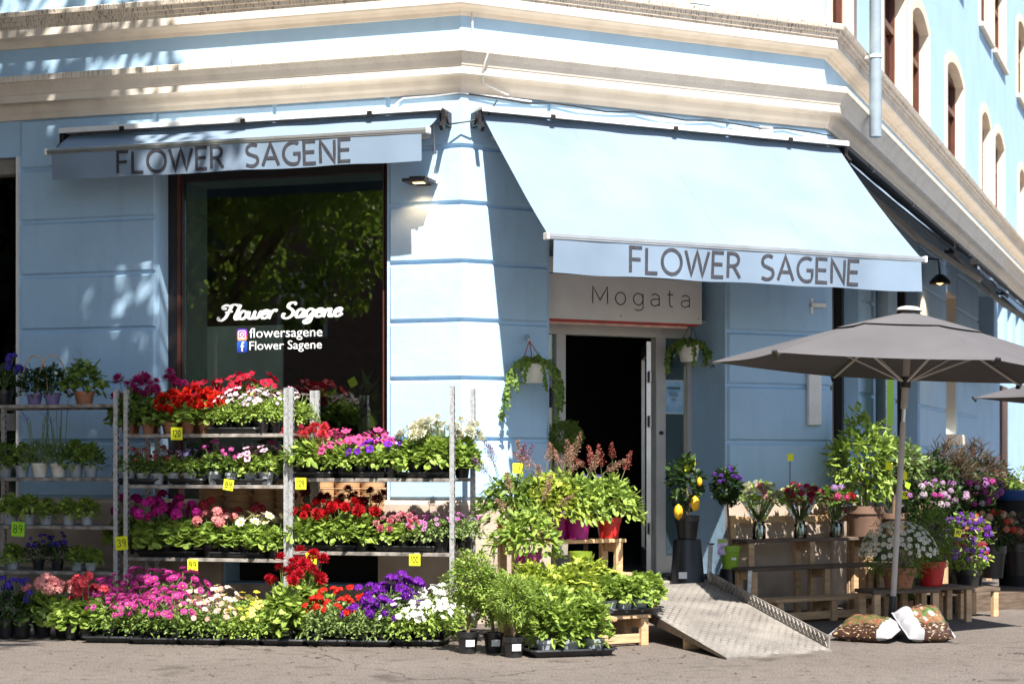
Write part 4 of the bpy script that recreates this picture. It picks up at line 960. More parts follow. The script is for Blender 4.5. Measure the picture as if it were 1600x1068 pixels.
def petal_mat(c):
    k = tuple(round(x, 3) for x in c)
    if k not in PM: PM[k] = leaf_mat('petal_%d' % len(PM), c, tuple(x*.62 for x in c), trans=.25, rough=.6, spec=.2)
    return PM[k]
M_eye = pm('flower_eye', (.62, .42, .03), .8); M_eye_dark = pm('flower_throat', (.10, .02, .03), .8); M_eye_white = pm('pale_throat', (.72, .72, .55), .8)
M_stem = pm('green_stem', (.10, .16, .04), .7); M_bark = pm('bark', (.17, .115, .07), .9, var=.25, scale=20, bump=.5, bscale=60)
BL_ = {}
def bloom(kind, c, seed=0):
    k = (kind, c, seed)
    if k in BL_: return BL_[k]
    rnd = random.Random(hash((kind, seed)) % 9999 if False else sum(map(ord, kind)) + seed); mb = MB(); mats = [petal_mat(c), M_eye]
    Z = Vector((0,0,1))
    if kind == 'dahlia':
        for i, (n, el, L, W, z) in enumerate(((13, -18, .5, .19, 0), (13, 8, .5, .18, .04), (11, 32, .44, .16, .08), (9, 55, .36, .13, .11), (5, 78, .28, .1, .13))):
            for j in range(n):
                a = 2*pi*(j + .5*(i % 2))/n + rnd.uniform(-.1,.1); e = R(el + rnd.uniform(-6,6)); d = Vector((cos(a)*cos(e), sin(a)*cos(e), sin(e)))
                petal(mb, Vector((0,0,z)) + d*.06, d, Z + d*.1, L, W, cup=.22)
    elif kind == 'daisy':
        n = 13
        for j in range(n):
            a = 2*pi*j/n + rnd.uniform(-.08,.08); d = Vector((cos(a), sin(a), rnd.uniform(-.05,.2))); petal(mb, d*.1, d, Z, .42, .2, cup=.05)
        mb.lathe([(.16,.0),(.14,.07),(.07,.11),(0,.12)], 9, mi=1)
    elif kind == 'aster':
        for i, (n, el, L) in enumerate(((15, 4, .46), (13, 24, .4), (8, 50, .28))):
            for j in range(n): a = 2*pi*(j + .5*i)/n; e = R(el + rnd.uniform(-5,5)); d = Vector((cos(a)*cos(e), sin(a)*cos(e), sin(e))); petal(mb, d*.06, d, Z, L, .15, cup=.08)
        mb.lathe([(.08,.05),(.07,.12),(0,.14)], 8, mi=1)
    elif kind == 'petunia':
        mats[1] = M_eye_dark if seed % 2 else M_eye_white; n = 20; rings = []
        for t, r, z in ((0, .05, -.16), (.4, .18, -.04), (.75, .38, .03), (1, .5, .0)):
            rings.append([(r*(1 + (.10*cos(5*2*pi*j/n) if t > .5 else 0))*cos(2*pi*j/n), r*(1 + (.10*cos(5*2*pi*j/n) if t > .5 else 0))*sin(2*pi*j/n), z + (.05*cos(10*pi*j/n + 1) + rnd.uniform(-.02,.02))*(t > .5)) for j in range(n)])
        b = len(mb.v); mb.v += [v for r in rings for v in r]
        for i in range(3):
            for j in range(n): mb.f.append((b+i*n+j, b+i*n+(j+1)%n, b+(i+1)*n+(j+1)%n, b+(i+1)*n+j)); mb.m.append(1 if i == 0 else 0)
    elif kind in ('cluster', 'flatcluster'):
        n = 20 if kind == 'cluster' else 15
        for i in range(n):
            h = 1 - (i + .5)/n*(1.25 if kind == 'cluster' else .75); a = i*2.399 + rnd.uniform(-.2,.2); r = math.sqrt(max(0, 1-h*h)); c_ = Vector((r*cos(a), r*sin(a), h)) * .36
            if kind == 'flatcluster': c_.z *= .55
            nn = c_.normalized(); x = nn.orthogonal().normalized(); y = nn.cross(x); ro = rnd.uniform(0, 6)
            for j in range(5):
                q = ro + 2*pi*j/5; d = x*cos(q) + y*sin(q) + nn*.2; petal(mb, c_, d, nn, .19, .16, cup=.12)
    elif kind == 'begonia':
        for i in range(30):
            h = 1 - (i + .5)/30*1.1; a = i*2.399; r = math.sqrt(max(0, 1-h*h)); d = Vector((r*cos(a), r*sin(a), h*.8)); d = (d + rv(rnd)*.3).normalized()
            petal(mb, d*.05, d, Z + rv(rnd)*.6, .46*rnd.uniform(.8,1.1), .36, cup=.35)
    elif kind == 'spike':
        for i in range(26):
            t = i/26; a = i*2.4; c_ = Vector((.05*cos(a), .05*sin(a), t)); d = Vector((cos(a), sin(a), .8)); petal(mb, c_, d, Z, .09*(1.2-t*.6), .08, cup=.1)
    elif kind == 'plume':
        for i in range(34):
            t = i/34; a = i*2.4 + rnd.uniform(-.3,.3); L = .22*(1-t)**.8 + .03; d = Vector((cos(a), sin(a), 1.0)).normalized(); p0 = Vector((0,0,t*.85))
            for k_ in range(5):
                c_ = p0 + d*L*(k_+1)/5; q = rv(rnd); petal(mb, c_, q + d, rv(rnd), .05, .045, cup=.1)
        mb.tube([(0,0,-.25),(0,0,.85)], [.012,.004], 4, 1); mats[1] = M_bark
    me = mb.mesh('bloom', mats); BL_[k] = me; return me
POTS = {}
def pot_mesh(m, r=.06, h=.1, key=None):
    k = (m.name, r, h)
    if k not in POTS:
        mb = MB(); mb.lathe([(r*.74, 0), (r*.92, h*.72), (r*.93, h*.74), (r*1.0, h*.75), (r*1.02, h), (r*.92, h), (r*.88, h*.86)], 18); mb.lathe([(r*.9, h*.86), (0, h*.88)], 18, mi=1, cap0=False)
        POTS[k] = mb.mesh('pot', [m, M_soil], smooth=35)
    return POTS[k]
M_soil = pm('potting_soil', (.035, .024, .017), .95, var=.4, scale=60)
M_pgrey = pm('grey_pot', (.34, .37, .40), .5); M_pterra = pm('terracotta', (.36, .15, .08), .7); M_plilac = pm('lilac_pot', (.24, .19, .42), .4)
M_pred = pm('red_pot', (.50, .02, .02), .35); M_pmag = pm('magenta_pot', (.38, .01, .24), .35); M_plime = pm('lime_pot', (.26, .44, .03), .4); M_polive = pm('olive_green_pot', (.19, .27, .02), .4)
M_pwhite = pm('white_pot', (.72, .69, .62), .5); M_pbrown = pm('brown_planter', (.19, .11, .075), .7)
LM = dict(bright=leaf_mat('leaf_bright', (.37, .48, .095), (.15, .245, .04)), mid=leaf_mat('leaf_mid', (.24, .34, .065), (.08, .15, .028)), dark=leaf_mat('leaf_dark', (.05, .10, .022), (.018, .04, .01)),
          grey=leaf_mat('leaf_grey', (.29, .38, .13), (.12, .19, .05)), yellow=leaf_mat('leaf_yellow', (.44, .50, .075), (.20, .28, .035)), brown=leaf_mat('leaf_brown', (.16, .12, .07), (.07, .05, .03)), tree=leaf_mat('leaf_tree', (.30, .40, .05), (.12, .2, .03), trans=.55), red=leaf_mat('leaf_red', (.14, .05, .03), (.05, .03, .015)))
class Spec:
    def __init__(s, name, cat, kind, cols, leafm='mid', n=190, r=.11, h=.17, lL=.055, lW=.034, shape='ov', fl=9, fs=.06, fh=.02, droop=.3, pot=None, pr=.06, ph=.1, stem=True, spread=1.0, fseed=0, up=.35):
        s.__dict__.update(locals()); s.var = {}; s.r = r*1.16; s.h = h*1.22
    def get(s, v):
        if v in s.var: return s.var[v]
        rnd = random.Random(v * 77 + sum(map(ord, s.name + s.kind)) + int(s.cols[0][0]*999)); mb = MB(); ph = s.ph if s.pot else 0
        cz = ph + s.h*.35
        for i in range(int(s.n*1.5)):
            d = rv(rnd); d.z = abs(d.z)*1.2 - .45; k = rnd.uniform(.35, 1)**.6
            if i % 3 == 0: d.z -= .25; k = 1
            wob = 1.12 + .22*sin(3*math.atan2(d.y, d.x) + v) + .12*rnd.uniform(-1,1)
            p = Vector((d.x*s.r*k*wob, d.y*s.r*k*wob, cz + d.z*s.h*.62*k)); dd = Vector((d.x, d.y, d.z*.7 + s.up*.8)) + rv(rnd)*.75
            L = s.lL*rnd.uniform(.65, 1.2); leaf(mb, p - dd.normalized()*L*.4, dd, L, s.lW*rnd.uniform(.75, 1.15), rnd, s.droop*rnd.uniform(.3,1.6), 0, s.shape)
        for i in range(7):
            a = rnd.uniform(0, 6.28); mb.tube([(0,0,ph*.8), (s.r*.3*cos(a), s.r*.3*sin(a), cz), (s.r*.7*cos(a), s.r*.7*sin(a), cz + s.h*.35)], [.004,.003,.002], 4, 1, caps=False)
        fl = []; tries = 0
        while len(fl) < s.fl and tries < 900:
            tries += 1; d = rv(rnd); d.z = abs(d.z)
            if d.z < (.12 if s.spread >= 1 else .45): continue
            p = Vector((d.x*s.r*1.02, d.y*s.r*1.02, cz + d.z*s.h*.62)); hh = s.fh*rnd.uniform(.3, 1.3)
            if any((p - q[0]).length < s.fs*.72 for q in fl): continue
            nn = (Vector((d.x, d.y, d.z + .25)) + rv(rnd)*.25).normalized()
            q = p + nn*.015 + Vector((0,0,hh))
            if s.stem and hh > .01: mb.tube([p*.75 + Vector((0,0,cz*.25)), q - nn*.008], .0028, 4, 1, caps=False)
            fl.append((q, nn, s.fs*rnd.uniform(.78, 1.15), rnd.choice(range(len(s.cols))), rnd.uniform(0, 6.28)))
        s.var[v] = (mb.mesh('foliage', [LM[s.leafm], M_stem]), fl); return s.var[v]
count_plants = 0
def plant(spec, label, p, group=None, k=1.0, rz=None, v=None, name=None, keep=1.0, zs=1.0):
    global count_plants; count_plants += 1
    rnd = random.Random(count_plants * 13 + 5); v = count_plants % 3 if v is None else v
    t = thing(name or spec.name, label, spec.cat, p, rnd.uniform(0, 6.28) if rz is None else rz, group)
    fo, fl = spec.get(v); SM = Matrix.Diagonal((k, k, k*zs, 1))
    o = obj('foliage', fo, t, SM); o['kind'] = 'stuff'
    if spec.pot is not None: obj('pot', pot_mesh(spec.pot, spec.pr, spec.ph), t, S(k))
    for q, nn, fs, ci, ro in fl:
        if keep < 1 and rnd.random() > keep: continue
        M = SM @ T(q) ; M = Matrix.Translation(M.translation) @ nn.to_track_quat('Z', 'Y').to_matrix().to_4x4() @ RZ(ro) @ S(fs*k)
        obj('flower', bloom(spec.kind, spec.cols[ci], spec.fseed), t, M)
    return t
ORD = ['first','second','third','fourth','fifth','sixth','seventh','eighth','ninth','tenth']
def row(spec, desc, pts, place, group, k=1.0, **kw):
    n = len(pts)
    for i, p in enumerate(pts):
        pos = '' if n == 1 else (('left-hand of two' if i == 0 else 'right-hand of two') if n == 2 else ORD[i] + ' from left')
        lab = desc + (', ' + pos if pos else '') + ', ' + place
        plant(spec, lab, p, group, k*random.uniform(.92, 1.08), **kw)
GT = 'flowering plants on the trolleys'; GG = 'flowering plants in trays on the pavement'
# species
mag_dahlia = Spec('potted_dahlia', 'flower', 'dahlia', [(.36,.008,.12),(.42,.02,.16)], 'mid', 170, .10, .2, .075, .048, fl=5, fs=.085, fh=.06, pot=M_pterra, spread=.5)
red_dahlia = Spec('potted_dahlia', 'flower', 'dahlia', [(.50,.006,.012),(.42,.006,.012)], 'bright', 170, .10, .18, .08, .05, fl=5, fs=.085, fh=.05, pot=M_black, spread=.5)
dark_dahlia = Spec('potted_dahlia', 'flower', 'dahlia', [(.11,.003,.010),(.18,.004,.012)], 'mid', 150, .09, .2, .075, .048, fl=5, fs=.075, fh=.07, pot=M_black, spread=.5)
white_dahlia = Spec('potted_dahlia', 'flower', 'dahlia', [(.74,.72,.52),(.76,.76,.66)], 'bright', 190, .11, .2, .08, .05, fl=8, fs=.085, fh=.05, pot=M_black, spread=.5)
tall_dahlia = Spec('potted_dahlia', 'flower', 'dahlia', [(.40,.005,.014),(.46,.006,.02)], 'bright', 230, .12, .36, .085, .055, fl=8, fs=.095, fh=.1, pot=M_black, spread=.6)
cream_dahlia = Spec('potted_daisy', 'flower', 'daisy', [(.78,.74,.52)], 'bright', 190, .1, .16, .075, .045, fl=5, fs=.085, fh=.05, pot=M_black, spread=.5)
red_begonia = Spec('potted_begonia', 'flower', 'begonia', [(.60,.012,.008),(.68,.03,.012)], 'bright', 120, .11, .17, .06, .045, 'round', fl=17, fs=.075, fh=.01, pot=M_pterra)
pink_begonia = Spec('potted_begonia', 'flower', 'begonia', [(.72,.20,.26),(.70,.30,.32)], 'bright', 110, .09, .13, .05, .04, 'round', fl=11, fs=.07, fh=.015, pot=M_black)
crim_petunia = Spec('potted_petunia', 'flower', 'petunia', [(.45,.006,.035),(.36,.004,.02)], 'bright', 150, .12, .22, .05, .026, fl=14, fs=.075, fh=.02, pot=M_black, fseed=1)
pink_petunia = Spec('potted_petunia', 'flower', 'petunia', [(.72,.10,.34),(.66,.08,.26)], 'bright', 190, .11, .16, .055, .034, fl=11, fs=.07, fh=.02, pot=M_black, fseed=1)
purple_petunia = Spec('potted_petunia', 'flower', 'petunia', [(.14,.010,.42),(.17,.015,.5)], 'bright', 190, .11, .15, .055, .036, fl=9, fs=.068, fh=.01, pot=M_black, fseed=1)
violet_petunia = Spec('potted_petunia', 'flower', 'petunia', [(.38,.30,.72),(.26,.16,.6)], 'bright', 130, .075, .14, .045, .026, fl=8, fs=.05, fh=.02, pot=M_pgrey, fseed=0)
blush_petunia = Spec('potted_petunia', 'flower', 'petunia', [(.74,.45,.62),(.76,.55,.66)], 'bright', 130, .085, .15, .055, .034, fl=6, fs=.066, fh=.02, pot=M_pgrey, fseed=1)
pink_phlox = Spec('potted_phlox', 'flower', 'flatcluster', [(.66,.14,.42),(.60,.10,.40)], 'mid', 140, .085, .16, .045, .026, fl=7, fs=.055, fh=.02, pot=M_pgrey)
rust_verbena = Spec('potted_verbena', 'flower', 'flatcluster', [(.40,.06,.06),(.5,.15,.14)], 'mid', 140, .085, .15, .04, .022, fl=8, fs=.045, fh=.02, pot=M_pgrey)
pale_diascia = Spec('potted_diascia', 'flower', 'petunia', [(.72,.48,.60),(.70,.56,.66)], 'bright', 330, .12, .17, .034, .018, fl=20, fs=.036, fh=.02, pot=M_black)
mag_geranium = Spec('potted_geranium', 'flower', 'cluster', [(.58,.02,.30),(.48,.015,.20)], 'bright', 130, .12, .17, .065, .07, 'round', fl=6, fs=.085, fh=.10, pot=M_black, spread=.5)
salmon_geranium = Spec('potted_geranium', 'flower', 'cluster', [(.74,.24,.24),(.74,.32,.30)], 'bright', 110, .1, .16, .06, .06, 'round', fl=6, fs=.09, fh=.06, pot=M_black, spread=.5)
coral_geranium = Spec('potted_geranium', 'flower', 'cluster', [(.58,.06,.08)], 'bright', 110, .1, .16, .06, .06, 'round', fl=5, fs=.09, fh=.08, pot=M_black, spread=.5)
zinnia = Spec('potted_zinnia', 'flower', 'dahlia', [(.66,.08,.16),(.60,.04,.05)], 'bright', 110, .11, .17, .1, .042, fl=6, fs=.065, fh=.05, pot=M_black, spread=.5)
calib = Spec('potted_calibrachoa', 'flower', 'petunia', [(.56,.16,.46),(.62,.24,.5)], 'grey', 300, .12, .14, .034, .016, fl=18, fs=.034, fh=.01, pot=M_black, fseed=1)
aster = Spec('potted_aster', 'flower', 'aster', [(.60,.05,.34),(.54,.04,.28),(.64,.10,.40)], 'mid', 260, .135, .19, .034, .014, fl=30, fs=.046, fh=.012, pot=M_black, ph=.07)
pwdaisy = Spec('potted_daisy', 'flower', 'daisy', [(.76,.50,.50),(.76,.62,.60),(.70,.34,.32)], 'mid', 260, .125, .17, .034, .013, fl=18, fs=.044, fh=.012, pot=M_black, ph=.07)
bidens = Spec('potted_bidens', 'flower', 'daisy', [(.78,.60,.06),(.76,.68,.2)], 'bright', 330, .125, .15, .036, .02, fl=7, fs=.05, fh=.01, pot=M_black, ph=.07)
red_verbena = Spec('potted_verbena', 'flower', 'flatcluster', [(.66,.022,.012)], 'grey', 260, .11, .17, .042, .018, fl=6, fs=.075, fh=.03, pot=M_black, ph=.07)
pur_verbena = Spec('potted_verbena', 'flower', 'flatcluster', [(.20,.02,.40),(.15,.012,.32)], 'grey', 260, .11, .19, .042, .018, fl=7, fs=.085, fh=.03, pot=M_black, ph=.07)
white_calib = Spec('potted_petunia', 'flower', 'petunia', [(.78,.78,.74)], 'bright', 340, .15, .2, .04, .018, fl=26, fs=.05, fh=.012, pot=M_black, ph=.07, fseed=0)
herb = Spec('potted_herb', 'plant', 'daisy', [(.5,.5,.4)], 'mid', 150, .09, .2, .055, .034, fl=0, pot=M_pgrey)
herb2 = Spec('potted_herb', 'plant', 'daisy', [(.5,.5,.41)], 'bright', 120, .075, .16, .06, .036, fl=0, pot=M_pgrey, ph=.08)
lavender = Spec('potted_lavender', 'flower', 'spike', [(.16,.12,.36)], 'grey', 160, .09, .16, .07, .008, 'thin', fl=9, fs=.07, fh=.22, pot=M_pwhite, spread=.5, up=1.0)
jasmine = Spec('potted_jasmine', 'plant', 'daisy', [(.7,.7,.6)], 'dark', 240, .11, .24, .05, .024, fl=5, fs=.03, pot=M_plilac, pr=.07)
chili = Spec('potted_chili', 'plant', 'spike', [(.5,.02,.01)], 'mid', 110, .12, .26, .085, .045, fl=5, fs=.05, fh=0, pot=M_pterra, pr=.08)
bluefl = Spec('potted_lobelia', 'flower', 'flatcluster', [(.08,.05,.40)], 'dark', 160, .11, .18, .04, .018, fl=10, fs=.06, pot=M_black)
laurel = Spec('potted_laurel', 'plant', 'daisy', [(.5,.5,.42)], 'bright', 170, .085, .3, .085, .03, fl=0, pot=M_pgrey, pr=.07, ph=.09, up=.7)
tomato = Spec('potted_tomato', 'plant', 'daisy', [(.5,.5,.43)], 'yellow', 200, .09, .22, .075, .032, fl=0, pot=M_pgrey, pr=.055, ph=.08)
def astilbe_spec(pot, c, leafm): return Spec('potted_astilbe', 'flower', 'plume', [c], leafm, 360, .2, .34, .078, .034, fl=5, fs=.2, fh=.06, pot=pot, pr=.1, ph=.16, spread=.4, up=.2)

# --- middle trolley
r3 = lambda tr, z, ro, xs: [tpos(tr, x, ro, z + .004) for x in xs]
m1, m2, m3 = T1.zs[2], T1.zs[1], T1.zs[0]
TS = 'top shelf of middle trolley'; SS = 'second shelf of middle trolley'; TH = 'third shelf of middle trolley'
row(mag_dahlia, 'magenta dahlia', r3(T1, m1, .12, [200, 232]), TS + ', front', GT)
row(mag_dahlia, 'magenta dahlia', r3(T1, m1, .40, [206, 236, 266]), TS + ', rear', GT, 1.2)
row(red_begonia, 'scarlet begonia', r3(T1, m1, .11, [266, 294, 322]), TS + ', front', GT)
row(red_begonia, 'scarlet begonia', r3(T1, m1, .30, [284, 312]), TS + ', middle', GT, 1.18)
row(crim_petunia, 'crimson petunia', r3(T1, m1, .44, [322, 348, 375, 402]), TS + ', rear', GT, 1.28)
row(pale_diascia, 'pale pink diascia', r3(T1, m1, .11, [350, 380, 408]), TS + ', front', GT)
row(pale_diascia, 'pale pink diascia', r3(T1, m1, .30, [375, 402, 428]), TS + ', middle', GT, 1.1)
row(pale_diascia, 'pale pink diascia', r3(T1, m1, .47, [440, 464]), TS + ', rear', GT, 1.1)
row(rust_verbena, 'rust red verbena', r3(T1, m2, .09, [200, 224, 247]), SS + ', front', GT, .95)
row(violet_petunia, 'pale violet petunia', r3(T1, m2, .09, [271, 296]), SS + ', front', GT)
row(pink_phlox, 'pink phlox', r3(T1, m2, .09, [336, 362]), SS + ', front', GT)
row(blush_petunia, 'blush pink petunia', r3(T1, m2, .09, [392, 416]), SS + ', front', GT)
row(rust_verbena, 'dark red verbena', r3(T1, m2, .30, [215, 262]), SS + ', rear', GT)
row(pink_phlox, 'pink phlox', r3(T1, m2, .30, [322, 350, 390, 425]), SS + ', rear', GT)
row(mag_geranium, 'magenta geranium', r3(T1, m3, .11, [234, 262, 290]), TH + ', front', GT, 1.12)
row(mag_geranium, 'magenta geranium', r3(T1, m3, .36, [200, 236, 275]), TH + ', rear', GT, 1.15)
row(salmon_geranium, 'salmon pink geranium', r3(T1, m3, .11, [328, 354]), TH + ', front', GT)
row(coral_geranium, 'coral red geranium', r3(T1, m3, .34, [330, 384]), TH + ', rear', GT, 1.12)
row(cream_dahlia, 'cream white daisy', r3(T1, m3, .11, [384, 408, 428]), TH + ', front', GT)
row(cream_dahlia, 'cream white daisy', r3(T1, m3, .30, [414, 440]), TH + ', rear', GT)
# --- right trolley
n2, n3 = T2.zs[1], T2.zs[0]; US = 'upper shelf of right trolley'; LS = 'lower shelf of right trolley'
row(zinnia, 'rose red zinnia', r3(T2, n2, .11, [466, 490]), US + ', front', GT, 1.1)
row(zinnia, 'rose red zinnia', r3(T2, n2, .32, [486, 512]), US + ', rear', GT, 1.15)
row(pink_petunia, 'pink petunia', r3(T2, n2, .11, [514, 538]), US + ', front', GT)
row(pink_petunia, 'pink petunia', r3(T2, n2, .32, [536, 562, 590]), US + ', rear', GT, 1.15)
row(purple_petunia, 'purple petunia', r3(T2, n2, .11, [565, 590, 613]), US + ', front', GT)
row(purple_petunia, 'purple petunia', r3(T2, n2, .32, [618]), US + ', rear', GT)
row(white_dahlia, 'white dahlia', r3(T2, n2, .12, [650, 680]), US + ', front', GT, 1.05)
row(white_dahlia, 'white dahlia', r3(T2, n2, .34, [668, 696, 722]), US + ', rear', GT, 1.05)
row(red_dahlia, 'red dahlia', r3(T2, n3, .10, [470, 502, 534, 566]), LS + ', front', GT)
row(dark_dahlia, 'dark maroon dahlia', r3(T2, n3, .33, [480, 512, 546, 580]), LS + ', rear', GT, 1.12)
row(pink_begonia, 'rose pink begonia', r3(T2, n3, .11, [604, 630]), LS + ', front', GT)
row(pink_begonia, 'rose pink begonia', r3(T2, n3, .33, [622, 648]), LS + ', rear', GT, 1.1)
row(calib, 'mauve calibrachoa', r3(T2, n3, .11, [660, 688]), LS + ', front', GT, 1.05)
row(calib, 'mauve calibrachoa', r3(T2, n3, .34, [678, 704, 726]), LS + ', rear', GT, 1.1)
# --- left trolley, in the shade
l1, l2, l3, l4 = T0.zs[3], T0.zs[2], T0.zs[1], T0.zs[0]; TL = 'shaded left trolley'
row(bluefl, 'blue lobelia', r3(T0, l1, .2, [6]), 'top shelf of ' + TL, GT, 1.2)
hoops = r3(T0, l1, .15, [54, 82])
row(jasmine, 'dark leafy jasmine in lilac pot', hoops, 'top shelf of ' + TL, GT)
for i, p in enumerate(hoops):
    hp = obj('hoop', MB().tube([(-.12*cos(pi*k/12), 0, .07 + .34*sin(pi*k/12)**.8) for k in range(13)], .006, 6).mesh('hoop', M_wood, smooth=60)); hp.location = p; hp.rotation_euler = (0,0,TA + .3*i)
    tag(hp, 'bent cane hoop around the %s jasmine on the shaded trolley' % ('left-hand', 'right-hand')[i], 'plant support')
row(chili, 'broad-leaved chili pepper plant', r3(T0, l1, .15, [132]), 'top shelf of ' + TL, GT, 1.05)
row(lavender, 'lavender', r3(T0, l2, .14, [62, 92]), 'second shelf of ' + TL, GT, 1.1); row(herb, 'green herb', r3(T0, l2, .14, [118, 142]), 'second shelf of ' + TL, GT)
row(herb, 'dark leafy herb', r3(T0, l2, .14, [8, 34]), 'second shelf of ' + TL, GT)
row(herb2, 'small herb', r3(T0, l3, .12, [16, 44, 72, 108, 136]), 'third shelf of ' + TL, GT); row(bluefl, 'blue lobelia', r3(T0, l4, .12, [60, 90]), 'lowest shelf of ' + TL, GT, .9); row(herb2, 'small herb', r3(T0, l4, .12, [20, 120, 142]), 'lowest shelf of ' + TL, GT, .9)
# --- trays and plants on the pavement
def gp(px, d): p = at(px, HZ, d); p.z = .012; return p
def base(tr, xs, ro=.1): return [tpos(tr, x, ro, .134) for x in xs]
PV = 'on the pavement'
row(aster, 'bright pink aster', [gp(x, 12.95 + .002*(300-x)) for x in (172, 206, 242, 276)], PV + ', front row', GG, 1.05)
row(aster, 'bright pink aster', [gp(x, 13.28 + .002*(300-x)) for x in (160, 192, 226, 260)], PV + ', middle row', GG, 1.15)
row(aster, 'bright pink aster', [gp(x, 13.62 + .0018*(300-x)) for x in (182, 215, 250, 280)], PV + ', rear row', GG, 1.45)
row(pwdaisy, 'blush white daisy', [gp(x, 12.98) for x in (310, 340)], PV + ', front row', GG)
row(pwdaisy, 'blush white daisy', [gp(x, 13.3) for x in (294, 326, 352)], PV + ', middle row', GG, 1.15)
row(pwdaisy, 'blush white daisy', [gp(x, 13.65) for x in (312, 344)], PV + ', rear row', GG, 1.35)
row(bidens, 'yellow bidens', [gp(x, 12.95) for x in (372, 400)], PV + ', front row', GG)
row(bidens, 'yellow bidens', [gp(x, 13.25) for x in (382, 408)], PV + ', middle row', GG, 1.15)
row(bidens, 'yellow bidens', [gp(x, 13.6) for x in (372, 400)], PV + ', rear row', GG, 1.3)
row(tall_dahlia, 'tall dark red dahlia', [gp(446, 12.92), gp(470, 13.25)], PV, GG)
row(tall_dahlia, 'tallest red dahlia', [gp(486, 13.5)], 'in front of the double trolley post', GG, 1.12)
row(red_verbena, 'scarlet verbena', [gp(x, 12.88) for x in (500, 532)], PV + ', front row', GG)
row(red_verbena, 'scarlet verbena', [gp(x, 13.2) for x in (516, 546)], PV + ', rear row', GG, 1.25)
row(pur_verbena, 'purple verbena', [gp(x, 12.85) for x in (566, 596)], PV + ', front row', GG)
row(pur_verbena, 'purple verbena', [gp(x, 13.2) for x in (576, 606, 630)], PV + ', rear row', GG, 1.3)
row(white_calib, 'white petunia', [gp(x, 12.85) for x in (632, 664)], PV + ', front row', GG)
row(white_calib, 'white petunia', [gp(x, 13.15) for x in (645, 682)], PV + ', middle row', GG, 1.12)
row(white_calib, 'white petunia', [gp(x, 13.42) for x in (660, 692)], PV + ', rear row', GG, 1.25)
row(salmon_geranium, 'salmon pink geranium', [gp(x, 13.5) for x in (66, 98)], 'in the shade on the pavement', GG, 1.2)
row(coral_geranium, 'coral red geranium', [gp(x, 13.3) for x in (112, 136)], 'in the shade on the pavement', GG, 1.1)
row(bluefl, 'violet lobelia', [gp(x, 13.4) for x in (8, 34)], 'on the shaded pavement at the left edge', GG, 1.3)
# black trays
M_tray = pm('tray_plastic', (.022, .023, .026), .33, var=.2)
def tray(label, p, rz, L, W, h=.05, group='black plant trays'):
    t = thing('plant_tray', label, 'tray', p, rz, group); mb = MB(); x, y = L/2, W/2; r = .02
    prof = [(-.012, 0), (0, h*.55), (.012, h*.6), (.016, h), (.028, h*1.02), (.032, h*.8)]; ring = []
    for off, z in prof:
        pts = []
        for cx, cy, a in ((x-r, y-r, 0), (-x+r, y-r, 90), (-x+r, -y+r, 180), (x-r, -y+r, 270)): pts += [(qx, qy) for qx, qy in arc(cx, cy, r+off, r+off, a, a+90, 3)]
        ring.append([(a, b, z) for a, b in pts])
    n = len(ring[0]); mb.v = [v for rr in ring for v in rr]
    for i in range(len(ring)-1):
        for j in range(n): mb.f.append((i*n+j, i*n+(j+1)%n, (i+1)*n+(j+1)%n, (i+1)*n+j)); mb.m.append(0)
    mb.f.append(tuple(range(n-1, -1, -1))); mb.m.append(0); obj('tray_body', mb.mesh('tray_body', M_tray, smooth=35), t)
    for i in range(max(2, int(L/.13))):
        for s in (-1, 1): obj('cup', MB().lathe([(.035, .0), (.045, h*.9)], 12).mesh('cup', M_tray, smooth=40), t, T(-x + .07 + i*(L-.14)/max(1, int(L/.13)-1), s*W*.22, .002))
    return t
def shelf_tray(tr, px, ro, z, L, lab, W=.3): q = tpos(tr, px, ro, z + .001); tray(lab, q, TA, L, W)
shelf_tray(T1, 375, .2, m1, .42, 'black tray under the pale pink diascias on the top shelf', .34); shelf_tray(T1, 222, .17, m2, .36, 'black tray under the rust verbenas on the second shelf', .26); shelf_tray(T1, 300, .17, m2, .30, 'black tray under the violet petunias on the second shelf', .26); shelf_tray(T1, 385, .17, m2, .44, 'black tray under the blush petunias on the second shelf', .26)
shelf_tray(T1, 270, .17, m3, .5, 'black tray under the magenta geraniums on the third shelf', .26); shelf_tray(T1, 378, .17, m3, .42, 'black tray under the cream daisies on the third shelf', .26)
shelf_tray(T2, 492, .2, n2, .40, 'black tray under the zinnias on the upper right shelf', .3); shelf_tray(T2, 575, .2, n2, .36, 'black tray under the purple petunias on the upper right shelf', .3); shelf_tray(T2, 666, .2, n2, .38, 'black tray under the white dahlias on the upper right shelf', .3)
shelf_tray(T2, 518, .2, n3, .5, 'black tray under the red dahlias on the lower right shelf', .3); shelf_tray(T2, 642, .2, n3, .48, 'black tray under the pink begonias on the lower right shelf', .3)
for px, d, L, lab in ((185, 13.2, .36, 'leftmost asters'), (255, 13.1, .34, 'right-hand asters'), (325, 13.05, .30, 'blush white daisies'), (388, 13.05, .28, 'yellow bidens'), (452, 12.98, .30, 'tall red dahlias'), (520, 12.95, .30, 'scarlet verbenas'), (585, 12.92, .30, 'purple verbenas'), (658, 12.95, .34, 'white petunias')):
    p = at(px, HZ, d + .06); p.z = 0; tray('black tray on the pavement under the ' + lab, p, R(-6), L, .42, .05)
